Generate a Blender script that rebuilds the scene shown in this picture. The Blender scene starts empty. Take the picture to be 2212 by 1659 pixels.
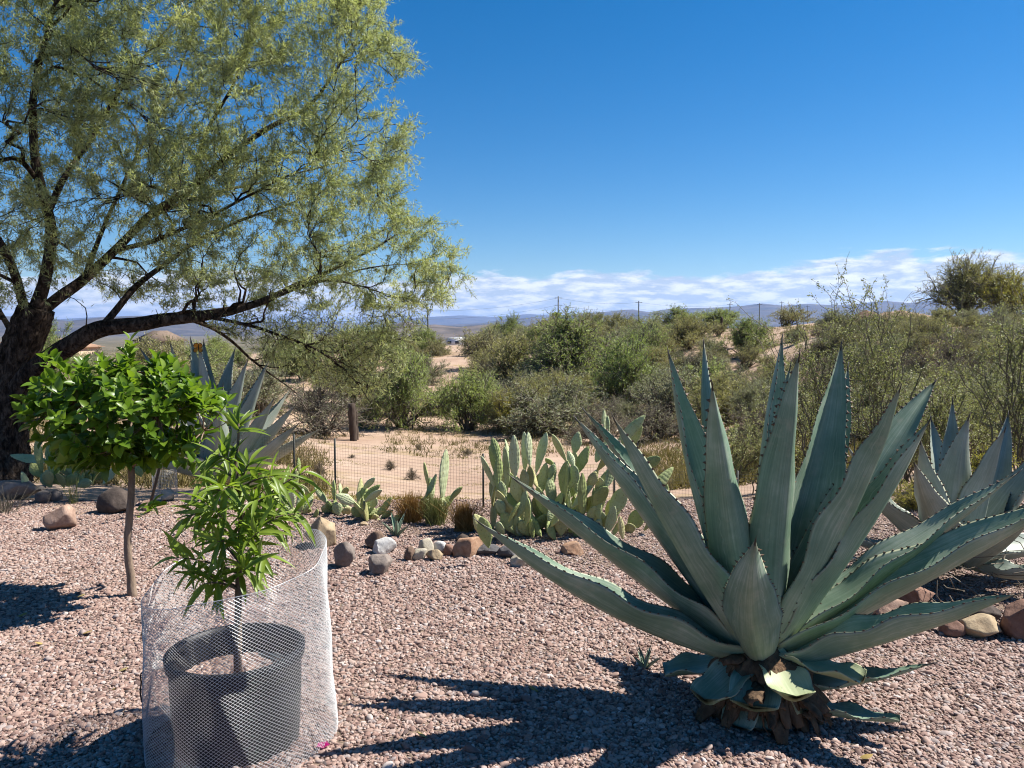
import bpy, math, random
import numpy as np
from mathutils import Vector, Matrix
R = math.radians
rng = np.random.default_rng(7)
random.seed(7)
sc = bpy.context.scene
COL = sc.collection

# ------------------------------------------------------------------ camera
EYE = 1.6
F = 1661.0                      # focal length in units of a 2212 x 1659 frame
PITCH = math.atan((829.5 - 715.0) / F)
cam_d = bpy.data.cameras.new('camera')
cam_d.sensor_width = 36.0
cam_d.lens = 36.0 * F / 2212.0
cam_d.clip_start = 0.05
cam_d.clip_end = 120000.0
cam = bpy.data.objects.new('camera', cam_d)
COL.objects.link(cam)
cam.location = (0, 0, EYE)
cam.rotation_euler = (R(90) - PITCH, 0, 0)
sc.camera = cam

# ------------------------------------------------------------------ sky and sun
SUN_EL, SUN_AZ = 50.0, 75.0      # azimuth clockwise from +Y (the view direction)
world = bpy.data.worlds.new('World')
sc.world = world
world.use_nodes = True
wn, wl = world.node_tree.nodes, world.node_tree.links
wn.clear()
def wnode(t, **kw):
    n = wn.new(t)
    for k, v in kw.items():
        setattr(n, k, v)
    return n
w_out = wnode('ShaderNodeOutputWorld')
w_bg = wnode('ShaderNodeBackground')
w_bg.inputs['Strength'].default_value = 0.052
w_sky = wnode('ShaderNodeTexSky', sky_type='NISHITA', sun_disc=False)
w_sky.sun_elevation = R(SUN_EL)
w_sky.sun_rotation = R(SUN_AZ)
w_sky.altitude = 900
w_sky.air_density = 1.0
w_sky.dust_density = 0.25
w_sky.ozone_density = 3.0
w_hsv = wnode('ShaderNodeHueSaturation')
w_hsv.inputs['Saturation'].default_value = 1.46
wl.new(w_sky.outputs[0], w_hsv.inputs['Color'])
# clouds: a low bank all round the horizon, laid out on a cloud ceiling plane
w_tc = wnode('ShaderNodeTexCoord')
w_sep = wnode('ShaderNodeSeparateXYZ')
wl.new(w_tc.outputs['Generated'], w_sep.inputs[0])
def wmath(op, a, b=None, c=None, clamp=False):
    n = wnode('ShaderNodeMath', operation=op, use_clamp=clamp)
    for i, v in enumerate((a, b, c)):
        if v is None: continue
        if isinstance(v, (int, float)): n.inputs[i].default_value = v
        else: wl.new(v, n.inputs[i])
    return n.outputs[0]
zz = wmath('ADD', wmath('MAXIMUM', w_sep.outputs['Z'], 0.0), 0.022)
pxx = wmath('DIVIDE', w_sep.outputs['X'], zz)
pyy = wmath('DIVIDE', w_sep.outputs['Y'], zz)
w_cmb = wnode('ShaderNodeCombineXYZ')
wl.new(pxx, w_cmb.inputs[0]); wl.new(pyy, w_cmb.inputs[1])
w_map = wnode('ShaderNodeMapping')
w_map.inputs['Scale'].default_value = (1, 1, 4.2)
wl.new(w_tc.outputs['Generated'], w_map.inputs[0])
w_n1 = wnode('ShaderNodeTexNoise')
w_n1.inputs['Scale'].default_value = 15.0
w_n1.inputs['Detail'].default_value = 9
w_n1.inputs['Roughness'].default_value = 0.62
w_n1.inputs['Distortion'].default_value = 0.25
wl.new(w_map.outputs[0], w_n1.inputs['Vector'])
w_n2 = wnode('ShaderNodeTexNoise')
w_n2.inputs['Scale'].default_value = 2.6
w_n2.inputs['Detail'].default_value = 2
wl.new(w_tc.outputs['Generated'], w_n2.inputs['Vector'])
# bank height (sine of elevation) wanders round the horizon
topz = wmath('MULTIPLY_ADD', w_n2.outputs['Fac'], 0.07, 0.042)
topz = wmath('ADD', topz, wmath('MULTIPLY', w_sep.outputs['X'], 0.028))
fall = wmath('SUBTRACT', 1.0, wmath('DIVIDE', w_sep.outputs['Z'], topz))
cov = wmath('MULTIPLY_ADD', wmath('MINIMUM', fall, 0.35), 1.5, w_n1.outputs['Fac'])
w_r = wnode('ShaderNodeMapRange')
w_r.inputs['From Min'].default_value = 0.60
w_r.inputs['From Max'].default_value = 0.76
wl.new(cov, w_r.inputs['Value'])
w_cloudcol = wnode('ShaderNodeValToRGB')
w_cloudcol.color_ramp.elements[0].position = 0.42
w_cloudcol.color_ramp.elements[0].color = (5.0, 5.9, 7.2, 1)
w_cloudcol.color_ramp.elements[1].position = 0.60
w_cloudcol.color_ramp.elements[1].color = (9.6, 9.8, 10.2, 1)
w_n3 = wnode('ShaderNodeTexNoise')
w_n3.inputs['Scale'].default_value = 26.0
w_n3.inputs['Detail'].default_value = 7
w_n3.inputs['Roughness'].default_value = 0.6
wl.new(w_map.outputs[0], w_n3.inputs['Vector'])
wl.new(w_n3.outputs['Fac'], w_cloudcol.inputs[0])
w_mix = wnode('ShaderNodeMixRGB')
wl.new(wmath('MULTIPLY', w_r.outputs[0], 0.92), w_mix.inputs[0])
wl.new(w_hsv.outputs[0], w_mix.inputs[1])
wl.new(w_cloudcol.outputs[0], w_mix.inputs[2])
wl.new(w_mix.outputs[0], w_bg.inputs['Color'])
wl.new(w_bg.outputs[0], w_out.inputs['Surface'])

sun_d = bpy.data.lights.new('sun', 'SUN')
sun_d.energy = 5.0
sun_d.angle = R(0.53)
sun_d.color = (1.0, 0.955, 0.88)
sun = bpy.data.objects.new('sun', sun_d)
COL.objects.link(sun)
_s = Vector((math.sin(R(SUN_AZ)) * math.cos(R(SUN_EL)), math.cos(R(SUN_AZ)) * math.cos(R(SUN_EL)), math.sin(R(SUN_EL))))
sun.rotation_euler = _s.to_track_quat('Z', 'Y').to_euler()
sun.location = (8, 4, 12)

sc.view_settings.view_transform = 'Standard'
sc.view_settings.look = 'None'
sc.view_settings.gamma = 1.0
sc.view_settings.exposure = 1.22
sc.view_settings.use_curve_mapping = False
sc.cycles.use_denoising = True
sc.cycles.pixel_filter_type = 'BLACKMAN_HARRIS'
sc.cycles.filter_width = 1.1
sc.cycles.max_bounces = 6
sc.cycles.diffuse_bounces = 3
sc.cycles.glossy_bounces = 2
sc.cycles.transmission_bounces = 4
sc.cycles.volume_bounces = 0
sc.cycles.transparent_max_bounces = 8
sc.cycles.caustics_reflective = False
sc.cycles.caustics_refractive = False
sc.cycles.sample_clamp_indirect = 6

# ------------------------------------------------------------------ pixel helpers
_cp, _sp = math.cos(PITCH), math.sin(PITCH)
def ray(px, py):
    u = (px - 1106.0) / F
    v = (829.5 - py) / F
    return np.array((u, _cp + v * _sp, -_sp + v * _cp))
def at(px, py, Y):
    d = ray(px, py)
    return np.array((0, 0, EYE)) + d * (Y / d[1])
def gp(px, py, z=0.0):
    d = ray(px, py)
    return np.array((0, 0, EYE)) + d * ((z - EYE) / d[2])
def mpp(Y):                       # metres per frame unit at depth Y
    return Y / F

# ------------------------------------------------------------------ object helpers
def link(o, parent=None):
    COL.objects.link(o)
    if parent is not None:
        o.parent = parent
    return o
def tag(o, label=None, cat=None, group=None, kind=None):
    if label: o['label'] = label
    if cat: o['category'] = cat
    if group: o['group'] = group
    if kind: o['kind'] = kind
    return o
def empty(name, loc, label=None, cat=None, group=None, rz=0.0):
    o = bpy.data.objects.new(name, None)
    o.location = tuple(float(v) for v in loc)
    o.rotation_euler = (0, 0, rz)
    o.empty_display_size = 0.1
    link(o)
    return tag(o, label, cat, group)
def mesh(name, V, Fa, mats, smooth=True, mi=None):
    """V (n,3); Fa: (m,k) array or list of such arrays (triangles and quads)."""
    V = np.asarray(V, dtype=np.float32)
    if not isinstance(Fa, list):
        Fa = [Fa]
    Fa = [np.asarray(f, dtype=np.int32) for f in Fa if len(f)]
    me = bpy.data.meshes.new(name)
    loops = np.concatenate([f.ravel() for f in Fa])
    tot = np.concatenate([np.full(len(f), f.shape[1], dtype=np.int32) for f in Fa])
    start = np.zeros(len(tot), dtype=np.int32)
    start[1:] = np.cumsum(tot)[:-1]
    me.vertices.add(len(V)); me.vertices.foreach_set('co', V.ravel())
    me.loops.add(len(loops)); me.loops.foreach_set('vertex_index', loops)
    me.polygons.add(len(tot))
    me.polygons.foreach_set('loop_start', start)
    me.polygons.foreach_set('loop_total', tot)
    if smooth:
        me.polygons.foreach_set('use_smooth', np.ones(len(tot), dtype=bool))
    if mats is not None:
        for m in (mats if isinstance(mats, (list, tuple)) else [mats]):
            me.materials.append(m)
    if mi is not None:
        me.polygons.foreach_set('material_index', np.asarray(mi, dtype=np.int32))
    me.update(calc_edges=True)
    me.validate()
    return me
def part(name, parent, V, Fa, mats, org=(0, 0, 0), smooth=True, kind=None, label=None):
    """A part: V in world coordinates, org = the world origin of its thing."""
    me = mesh(name, np.asarray(V, float) - np.asarray(org, float), Fa, mats, smooth)
    o = link(bpy.data.objects.new(name, me), parent)
    return tag(o, label, None, None, kind)
def solo(name, V, Fa, mats, org, label=None, cat=None, group=None, kind=None, smooth=True):
    """A thing that is one mesh: V in world coordinates, origin set to org."""
    me = mesh(name, np.asarray(V, float) - np.asarray(org, float), Fa, mats, smooth)
    o = bpy.data.objects.new(name, me)
    o.location = tuple(float(v) for v in org)
    link(o)
    return tag(o, label, cat, group, kind)
def norm(a):
    a = np.asarray(a, dtype=float)
    n = np.linalg.norm(a, axis=-1, keepdims=True)
    return a / np.maximum(n, 1e-9)
def merge(parts):
    """parts: list of (V, F) with equal face width or lists; returns V, [F3, F4]."""
    Vs, F3, F4, off = [], [], [], 0
    for V, Fx in parts:
        V = np.asarray(V)
        for f in (Fx if isinstance(Fx, list) else [Fx]):
            f = np.asarray(f)
            if len(f) == 0: continue
            (F3 if f.shape[1] == 3 else F4).append(f + off)
        Vs.append(V); off += len(V)
    return np.concatenate(Vs), ([np.concatenate(F3)] if F3 else []) + ([np.concatenate(F4)] if F4 else [])
def tubes(P, Rr, sides=5, cap=True):
    """P (N,k,3) centre lines, Rr (N,k) radii -> V, quads (+tip closing triangles)."""
    P = np.asarray(P, dtype=float); Rr = np.asarray(Rr, dtype=float)
    if P.ndim == 2: P = P[None]
    if Rr.ndim == 1: Rr = Rr[None]
    N, k, _ = P.shape
    T = np.empty_like(P)
    T[:, 1:-1] = P[:, 2:] - P[:, :-2]
    T[:, 0] = P[:, 1] - P[:, 0]; T[:, -1] = P[:, -1] - P[:, -2]
    T = norm(T)
    mean = norm(P[:, -1] - P[:, 0] + 1e-6)
    ref = np.where(np.abs(mean[:, 2:3]) > 0.8, np.array([[1.0, 0, 0]]), np.array([[0, 0, 1.0]]))
    ref = np.repeat(ref[:, None], k, 1)
    A = norm(np.cross(T, ref)); B = np.cross(T, A)
    ang = np.arange(sides) * 2 * np.pi / sides
    V = (P[:, :, None] + (np.cos(ang)[None, None, :, None] * A[:, :, None] + np.sin(ang)[None, None, :, None] * B[:, :, None]) * Rr[:, :, None, None])
    V = V.reshape(-1, 3)
    n_ = np.arange(N)[:, None, None] * k * sides
    i_ = np.arange(k - 1)[None, :, None] * sides
    s_ = np.arange(sides)[None, None, :]
    s2 = (s_ + 1) % sides
    Q = np.stack(np.broadcast_arrays(n_ + i_ + s_, n_ + i_ + s2, n_ + i_ + sides + s2, n_ + i_ + sides + s_), -1).reshape(-1, 4)
    Fs = [Q]
    if cap:
        nn = np.arange(N)[:, None] * k * sides
        tri = np.array([[0, j + 1, j] for j in range(1, sides - 1)])
        c0 = (nn[:, :, None] + tri[None]).reshape(-1, 3)
        c1 = (nn[:, :, None] + (k - 1) * sides + tri[None][:, :, ::-1]).reshape(-1, 3)
        Fs = [np.concatenate([c0, c1]), Q]
    return V, Fs
def scatter(tv, tf, pos, d, nrm, L, W, H=None):
    """Copies of template (x along, y across, z out) at pos with axes d, n x d, n."""
    d = norm(d); s = norm(np.cross(nrm, d)); n = np.cross(d, s)
    L = np.broadcast_to(np.asarray(L, float), (len(pos),)); W = np.broadcast_to(np.asarray(W, float), (len(pos),))
    H = W if H is None else np.broadcast_to(np.asarray(H, float), (len(pos),))
    tv = np.asarray(tv, float)
    V = (pos[:, None] + tv[None, :, 0:1] * (d * L[:, None])[:, None] + tv[None, :, 1:2] * (s * W[:, None])[:, None]
         + tv[None, :, 2:3] * (n * H[:, None])[:, None]).reshape(-1, 3)
    out = []
    for f in (tf if isinstance(tf, list) else [tf]):
        f = np.asarray(f)
        out.append((np.arange(len(pos))[:, None, None] * len(tv) + f[None]).reshape(-1, f.shape[1]))
    return V, out
def vnoise(P, scale=1.0, seed=0, octaves=3):
    """Cheap smooth value noise in [-1,1] for (n,3) points."""
    P = np.asarray(P, float) * scale
    out = np.zeros(len(P)); amp, tot = 1.0, 0.0
    for o in range(octaves):
        Q = P * (2 ** o) + 17.13 * (o + 1) + seed * 3.71
        i = np.floor(Q).astype(np.int64); f = Q - i; f = f * f * (3 - 2 * f)
        def h(ix, iy, iz):
            n = (ix * 374761393 + iy * 668265263 + iz * 2147483647 + seed * 1274126177) & 0x7fffffff
            n = ((n ^ (n >> 13)) * 1274126177) & 0x7fffffff
            return ((n ^ (n >> 16)) & 0xffff) / 32767.5 - 1
        x, y, z = i[:, 0], i[:, 1], i[:, 2]
        fx, fy, fz = f[:, 0], f[:, 1], f[:, 2]
        c = 0
        for dx in (0, 1):
            for dy in (0, 1):
                for dz in (0, 1):
                    w = (fx if dx else 1 - fx) * (fy if dy else 1 - fy) * (fz if dz else 1 - fz)
                    c = c + w * h(x + dx, y + dy, z + dz)
        out += amp * c; tot += amp; amp *= 0.5
    return out / tot
def bez(p0, p1, p2, n):
    t = np.linspace(0, 1, n)[:, None]
    return (1 - t) ** 2 * p0 + 2 * t * (1 - t) * p1 + t * t * p2
def smooth_path(pts, n):
    """Catmull-Rom through control points (k, m) resampled to n rows."""
    P = np.asarray(pts, float)
    P = np.concatenate([2 * P[:1] - P[1:2], P, 2 * P[-1:] - P[-2:-1]])
    k = len(P) - 3
    t = np.linspace(0, k - 1e-6, n); i = t.astype(int); f = (t - i)[:, None]
    a, b, c, d = P[i], P[i + 1], P[i + 2], P[i + 3]
    return 0.5 * ((2 * b) + (c - a) * f + (2 * a - 5 * b + 4 * c - d) * f ** 2 + (3 * b - a - 3 * c + d) * f ** 3)

# ------------------------------------------------------------------ materials
class NT:
    def __init__(self, name):
        self.m = bpy.data.materials.new(name)
        self.m.use_nodes = True
        self.n, self.l = self.m.node_tree.nodes, self.m.node_tree.links
        self.n.clear()
        self.out = self.n.new('ShaderNodeOutputMaterial')
    def node(self, t, ins=None, **kw):
        n = self.n.new(t)
        for k, v in kw.items(): setattr(n, k, v)
        for k, v in (ins or {}).items():
            if hasattr(v, 'is_output') or isinstance(v, bpy.types.NodeSocket): self.l.new(v, n.inputs[k])
            else: n.inputs[k].default_value = v
        return n
    def ramp(self, fac, stops, interp='LINEAR'):
        n = self.n.new('ShaderNodeValToRGB')
        cr = n.color_ramp; cr.interpolation = interp
        while len(cr.elements) < len(stops): cr.elements.new(0.5)
        for e, (p, c) in zip(cr.elements, stops):
            e.position = p; e.color = (*c, 1)
        self.l.new(fac, n.inputs[0])
        return n.outputs[0]
    def noise(self, vec, scale, detail=4, rough=0.55, dist=0.0):
        n = self.node('ShaderNodeTexNoise', {'Scale': scale, 'Detail': detail, 'Roughness': rough, 'Distortion': dist})
        if vec is not None: self.l.new(vec, n.inputs['Vector'])
        return n.outputs['Fac']
    def mix(self, fac, a, b, blend='MIX'):
        n = self.n.new('ShaderNodeMixRGB'); n.blend_type = blend
        for i, v in enumerate((fac, a, b)):
            if isinstance(v, bpy.types.NodeSocket): self.l.new(v, n.inputs[i])
            elif isinstance(v, (int, float)): n.inputs[i].default_value = v
            else: n.inputs[i].default_value = (*v, 1)
        return n.outputs[0]
    def math(self, op, a, b=None, clamp=False):
        n = self.n.new('ShaderNodeMath'); n.operation = op; n.use_clamp = clamp
        for i, v in enumerate((a, b)):
            if v is None: continue
            if isinstance(v, (int, float)): n.inputs[i].default_value = v
            else: self.l.new(v, n.inputs[i])
        return n.outputs[0]
    def bump(self, h, strength=0.5, dist=0.02):
        return self.node('ShaderNodeBump', {'Height': h, 'Strength': strength, 'Distance': dist}).outputs[0]
    def principled(self, col, rough=0.7, spec=0.3, normal=None, metal=0.0, trans=None, alb=0.75):
        col = self.mix(1.0, col, (alb, alb, alb), 'MULTIPLY')
        b = self.n.new('ShaderNodeBsdfPrincipled')
        for k, v in (('Base Color', col), ('Roughness', rough), ('Specular IOR Level', spec), ('Metallic', metal)):
            if isinstance(v, bpy.types.NodeSocket): self.l.new(v, b.inputs[k])
            elif k == 'Base Color': b.inputs[k].default_value = (*v, 1)
            else: b.inputs[k].default_value = v
        if normal is not None: self.l.new(normal, b.inputs['Normal'])
        sh = b.outputs[0]
        if trans is not None:
            tc, tf = trans
            tc = self.mix(1.0, tc, (alb, alb, alb), 'MULTIPLY')
            t = self.n.new('ShaderNodeBsdfTranslucent')
            if isinstance(tc, bpy.types.NodeSocket): self.l.new(tc, t.inputs[0])
            else: t.inputs[0].default_value = (*tc, 1)
            mx = self.n.new('ShaderNodeMixShader'); mx.inputs[0].default_value = tf
            self.l.new(sh, mx.inputs[1]); self.l.new(t.outputs[0], mx.inputs[2])
            sh = mx.outputs[0]
        self.l.new(sh, self.out.inputs['Surface'])
        return self.m
    def objco(self):
        return self.node('ShaderNodeTexCoord').outputs['Object']
    def geo(self):
        return self.node('ShaderNodeNewGeometry')

def leaf_mat(name, dark, mid, light, trans_f=0.3, rough=0.55, spec=0.3, clump=0.7, tboost=1.3, alb=0.75):
    """Foliage: per-leaf variation plus slow variation through the crown."""
    t = NT(name)
    g = t.geo()
    oi = t.node('ShaderNodeObjectInfo')
    cl = t.noise(g.outputs['Position'], clump, 3)
    f = t.math('ADD', t.math('MULTIPLY', g.outputs['Random Per Island'], 0.5), t.math('MULTIPLY', cl, 0.6))
    f = t.math('ADD', f, t.math('MULTIPLY', t.math('SUBTRACT', oi.outputs['Random'], 0.5), 0.22))
    c = t.ramp(f, [(0.2, dark), (0.52, mid), (0.86, light)])
    tc = t.mix(1.0, c, (tboost, tboost * 1.05, tboost * 0.55), 'MULTIPLY')
    return t.principled(c, rough, spec, trans=(tc, trans_f), alb=alb)
def bark_mat(name, dark, light, scale=14, stretch=0.25, strength=0.6):
    t = NT(name)
    co = t.objco()
    mp = t.node('ShaderNodeMapping', {'Vector': co, 'Scale': (1, 1, stretch)})
    n = t.noise(mp.outputs[0], scale, 6, 0.6)
    n2 = t.noise(co, 2.3, 3)
    c = t.ramp(t.math('ADD', t.math('MULTIPLY', n, 0.8), t.math('MULTIPLY', n2, 0.3)), [(0.35, dark), (0.72, light)])
    return t.principled(c, 0.9, 0.15, t.bump(n, strength, 0.02))
def rock_mat(name, c1, c2, c3, scale=6):
    t = NT(name)
    co = t.objco()
    n = t.noise(co, scale, 8, 0.6, 0.3)
    n2 = t.noise(co, scale * 5, 5, 0.7)
    c = t.ramp(n, [(0.3, c1), (0.52, c2), (0.72, c3)])
    c = t.mix(0.25, c, t.ramp(n2, [(0.35, tuple(v * 0.45 for v in c1)), (0.65, c3)]))
    h = t.math('ADD', t.math('MULTIPLY', n, 1.0), t.math('MULTIPLY', n2, 0.35))
    return t.principled(c, 0.92, 0.18, t.bump(h, 0.8, 0.02))
def plain(name, col, rough=0.7, spec=0.3, metal=0.0, var=0.25, scale=8):
    t = NT(name)
    n = t.noise(t.objco(), scale, 4)
    c = t.ramp(n, [(0.3, tuple(v * (1 - var) for v in col)), (0.7, tuple(min(1, v * (1 + var)) for v in col))])
    return t.principled(c, rough, spec, metal=metal)

# ================================================================== the setting
TD = np.array([7.2, 8.5, 11, 15, 20, 28, 36, 46, 60, 75, 110, 300, 1500, 6000, 60000.])
TX = np.array([-600, 0, 400, 800, 1000, 1250, 1550, 1800, 2100, 2700.])
TZ = np.array([
 [0, -.2, -.4, -.6, -.8, -1.0, -1.2, -1.4, -1.6, -1.8, -2.5, -8, -25, -45, -60],
 [0, -.2, -.4, -.6, -.8, -1.1, -1.3, -1.4, -1.5, -1.8, -2.5, -8, -25, -45, -60],
 [0, -.25, -.5, -.8, -1.2, -1.8, -1.9, -1.6, -1.3, -1.4, -2.0, -8, -25, -45, -60],
 [0, -.3, -.75, -1.3, -1.8, -2.3, -2.3, -1.7, -.8, -.4, -.8, -6, -25, -45, -60],
 [0, -.3, -.8, -1.4, -1.9, -2.4, -2.4, -1.7, -.5, -.1, -.5, -6, -25, -45, -60],
 [0, -.3, -.8, -1.4, -1.9, -2.3, -2.2, -1.2, .2, .8, .5, -6, -25, -45, -60],
 [0, -.3, -.7, -1.2, -1.5, -1.6, -.9, .2, 1.5, 1.9, 1.2, -5, -25, -45, -60],
 [0, -.2, -.5, -.7, -.6, .1, .9, 1.6, 2.3, 2.2, 1.5, -4, -25, -45, -60],
 [0, -.2, -.4, -.4, 0, .9, 1.7, 2.4, 2.8, 2.6, 2.0, -3, -25, -45, -60],
 [0, -.2, -.3, -.2, .3, 1.3, 2.2, 2.9, 3.2, 3.2, 2.6, -3, -25, -45, -60]])
TL = np.log(TD)
def hz(x, y):
    """Height of the ground."""
    x = np.atleast_1d(np.asarray(x, float)); y = np.atleast_1d(np.asarray(y, float))
    yc = np.maximum(y, 7.2)
    px = np.clip(x / yc * F + 1106.0, TX[0], TX[-1])
    l = np.clip(np.log(yc), TL[0], TL[-1])
    i = np.clip(np.searchsorted(TX, px) - 1, 0, len(TX) - 2)
    j = np.clip(np.searchsorted(TL, l) - 1, 0, len(TL) - 2)
    fx = (px - TX[i]) / (TX[i + 1] - TX[i]); fx = fx * fx * (3 - 2 * fx)
    fy = (l - TL[j]) / (TL[j + 1] - TL[j])
    z = (TZ[i, j] * (1 - fx) + TZ[i + 1, j] * fx) * (1 - fy) + (TZ[i, j + 1] * (1 - fx) + TZ[i + 1, j + 1] * fx) * fy
    P = np.stack([x, y, 0 * x], -1)
    far = np.clip((y - 8) / 10, 0, 1)
    z = z + far * (0.10 * vnoise(P, 0.35, 3, 3) + 0.25 * np.clip((y - 25) / 30, 0, 1) * vnoise(P, 0.09, 5, 3))
    z = z + np.clip((y - 200) / 800, 0, 1) * 3.0 * vnoise(P, 0.004, 9, 3)
    yard = 0.015 * vnoise(P, 0.8, 11, 2)
    return z + yard * (1 - far)
def h1(x, y): return float(hz(x, y)[0])

# --- ground material: crushed-stone bedding in the yard, pink decomposed granite and scrub beyond
t = NT('ground_soil')
g = t.geo(); pos = g.outputs['Position']
sep = t.node('ShaderNodeSeparateXYZ', {'Vector': pos})
nA = t.noise(pos, 0.35, 6, 0.6); nB = t.noise(pos, 6.0, 6, 0.65); nC = t.noise(pos, 60.0, 4, 0.7)
sand = t.ramp(nA, [(0.34, (0.37, 0.25, 0.18)), (0.52, (0.47, 0.335, 0.245)), (0.7, (0.57, 0.43, 0.33))])
sand = t.mix(t.math('MULTIPLY', t.ramp(nB, [(0.4, (0, 0, 0)), (0.7, (1, 1, 1))]), 0.35), sand, (0.58, 0.44, 0.33))
sand = t.mix(t.math('MULTIPLY', t.ramp(nC, [(0.45, (1, 1, 1)), (0.62, (0, 0, 0))]), 0.3), sand, (0.20, 0.13, 0.095))
# sparse dry weeds: ochre patches
nW = t.noise(pos, 0.55, 5, 0.65, 0.4)
weed = t.mix(nB, (0.20, 0.155, 0.05), (0.34, 0.25, 0.10))
sand = t.mix(t.math('MULTIPLY', t.ramp(nW, [(0.54, (0, 0, 0)), (0.66, (1, 1, 1))]), 0.6), sand, weed)
yardc = t.ramp(nC, [(0.35, (0.10, 0.075, 0.058)), (0.55, (0.24, 0.175, 0.135)), (0.7, (0.36, 0.27, 0.20))])
edge = t.math('ADD', sep.outputs['Y'], t.math('MULTIPLY', nB, 0.8))
mr = t.node('ShaderNodeMapRange', {'Value': edge, 'From Min': 6.6, 'From Max': 7.6})
base = t.mix(mr.outputs[0], yardc, sand)
# far valley: brown-grey scrub cover
nV = t.noise(pos, 0.02, 8, 0.7)
val = t.ramp(nV, [(0.38, (0.075, 0.075, 0.045)), (0.55, (0.17, 0.14, 0.095)), (0.72, (0.28, 0.22, 0.16))])
mr2 = t.node('ShaderNodeMapRange', {'Value': sep.outputs['Y'], 'From Min': 130.0, 'From Max': 420.0})
base = t.mix(mr2.outputs[0], base, val)
hgt = t.math('ADD', t.math('MULTIPLY', nB, 0.6), t.math('MULTIPLY', nC, 0.4))
M_ground = t.principled(base, 0.95, 0.1, t.bump(hgt, 0.7, 0.03), alb=0.8)

ys = np.concatenate([np.arange(-8, 7, 0.5), np.arange(7, 14, 0.2), np.arange(14, 40, 0.5), np.geomspace(40, 300, 90), np.geomspace(310, 45000, 60)])
us = np.concatenate([[-30, -6, -3.0], np.linspace(-1.7, 1.7, 190), [3.0, 6, 30]])
Yg, Ug = np.meshgrid(ys, us, indexing='ij')
Xg = Ug * np.maximum(Yg, 5.0)
Zg = hz(Xg.ravel(), Yg.ravel())
V = np.stack([Xg.ravel(), Yg.ravel(), Zg], -1)
nr, ncol = Yg.shape
ii = (np.arange(nr - 1)[:, None] * ncol + np.arange(ncol - 1)[None]).ravel()
solo('ground', V, np.stack([ii, ii + 1, ii + ncol + 1, ii + ncol], -1), M_ground, (0, 0, 0), kind='structure')

# --- mountains: ridges standing in the valley
def ridge(name, prof, Y, depth, mat, seed, rough=0.16, base=-62.0):
    """prof: (px, py) crest line seen from the yard, at distance Y, a real ridge with spurs."""
    prof = np.array(prof, float)
    pxs = np.linspace(prof[0, 0], prof[-1, 0], 260)
    crest = np.interp(pxs, prof[:, 0], prof[:, 1])
    u = (pxs - 1106.0) / F
    v = np.linspace(-1, 1, 60)
    U_, W_ = np.meshgrid(u, v, indexing='ij')
    Hc = EYE + (715.0 - crest) / F * Y
    Xr = U_ * Y; Yr = Y + W_ * depth
    P = np.stack([Xr.ravel(), Yr.ravel(), 0 * Xr.ravel()], -1)
    n = 1 - np.abs(vnoise(P, 3.2 / depth, seed, 5)); n2 = vnoise(P, 1.2 / depth, seed + 5, 4)
    fall = np.clip(1 - np.abs(W_), 0, 1) ** 0.9
    Z = base + (Hc[:, None] - base) * fall * (1 + (rough * n2.reshape(U_.shape) + rough * 2.0 * (n.reshape(U_.shape) - 0.8)) * np.clip(np.abs(W_) * 4, 0.12, 1))
    V = np.stack([Xr.ravel(), Yr.ravel(), Z.ravel()], -1)
    a, b = U_.shape
    ii = (np.arange(a - 1)[:, None] * b + np.arange(b - 1)[None]).ravel()
    o = solo(name, V, np.stack([ii, ii + 1, ii + b + 1, ii + b], -1), mat, (0, Y, base), kind='structure')
    return o
def hill_mat(name, dark, light, scale):
    t = NT(name); p = t.geo().outputs['Position']
    n = t.noise(p, scale, 9, 0.68)
    return t.principled(t.ramp(n, [(0.35, dark), (0.65, light)]), 0.95, 0.05)
M_mtn = hill_mat('mountain_rock', (0.05, 0.048, 0.046), (0.145, 0.125, 0.11), 0.0028)
M_hill = hill_mat('foothill_scrub', (0.075, 0.065, 0.05), (0.20, 0.16, 0.13), 0.006)
ridge('mountain_range', [(880, 704), (950, 702), (1040, 698), (1090, 690), (1140, 686), (1190, 688), (1260, 676), (1320, 672), (1360, 668), (1400, 674), (1440, 667), (1500, 664), (1560, 663), (1600, 661), (1640, 655), (1690, 660), (1740, 655), (1800, 659), (1850, 656), (1900, 650), (1960, 655), (2020, 648), (2080, 652), (2150, 646), (2250, 650), (2400, 642), (2700, 655), (3200, 670)], 13000, 3600, M_mtn, 21)
ridge('far_mountains', [(-1400, 690), (-500, 684), (-100, 700), (120, 690), (250, 683), (330, 686), (450, 697), (600, 694), (760, 698), (850, 690), (940, 684), (1000, 681), (1060, 685), (1110, 681), (1140, 678), (1200, 682), (1300, 679), (1420, 684), (1600, 690), (1900, 700)], 24000, 5200, M_mtn, 33)
ridge('western_mountains', [(-1800, 668), (-900, 660), (-300, 676), (60, 684), (160, 694), (240, 684), (310, 682), (370, 690), (460, 703), (560, 712), (700, 722)], 9000, 2300, M_mtn, 41)
ridge('foothills', [(760, 722), (810, 712), (850, 700), (880, 693), (905, 702), (940, 700), (990, 706), (1060, 700), (1120, 708), (1180, 704), (1250, 711), (1330, 707), (1420, 714), (1600, 712), (1800, 718), (2100, 722)], 4200, 900, M_hill, 55, 0.2, base=-48)

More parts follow.
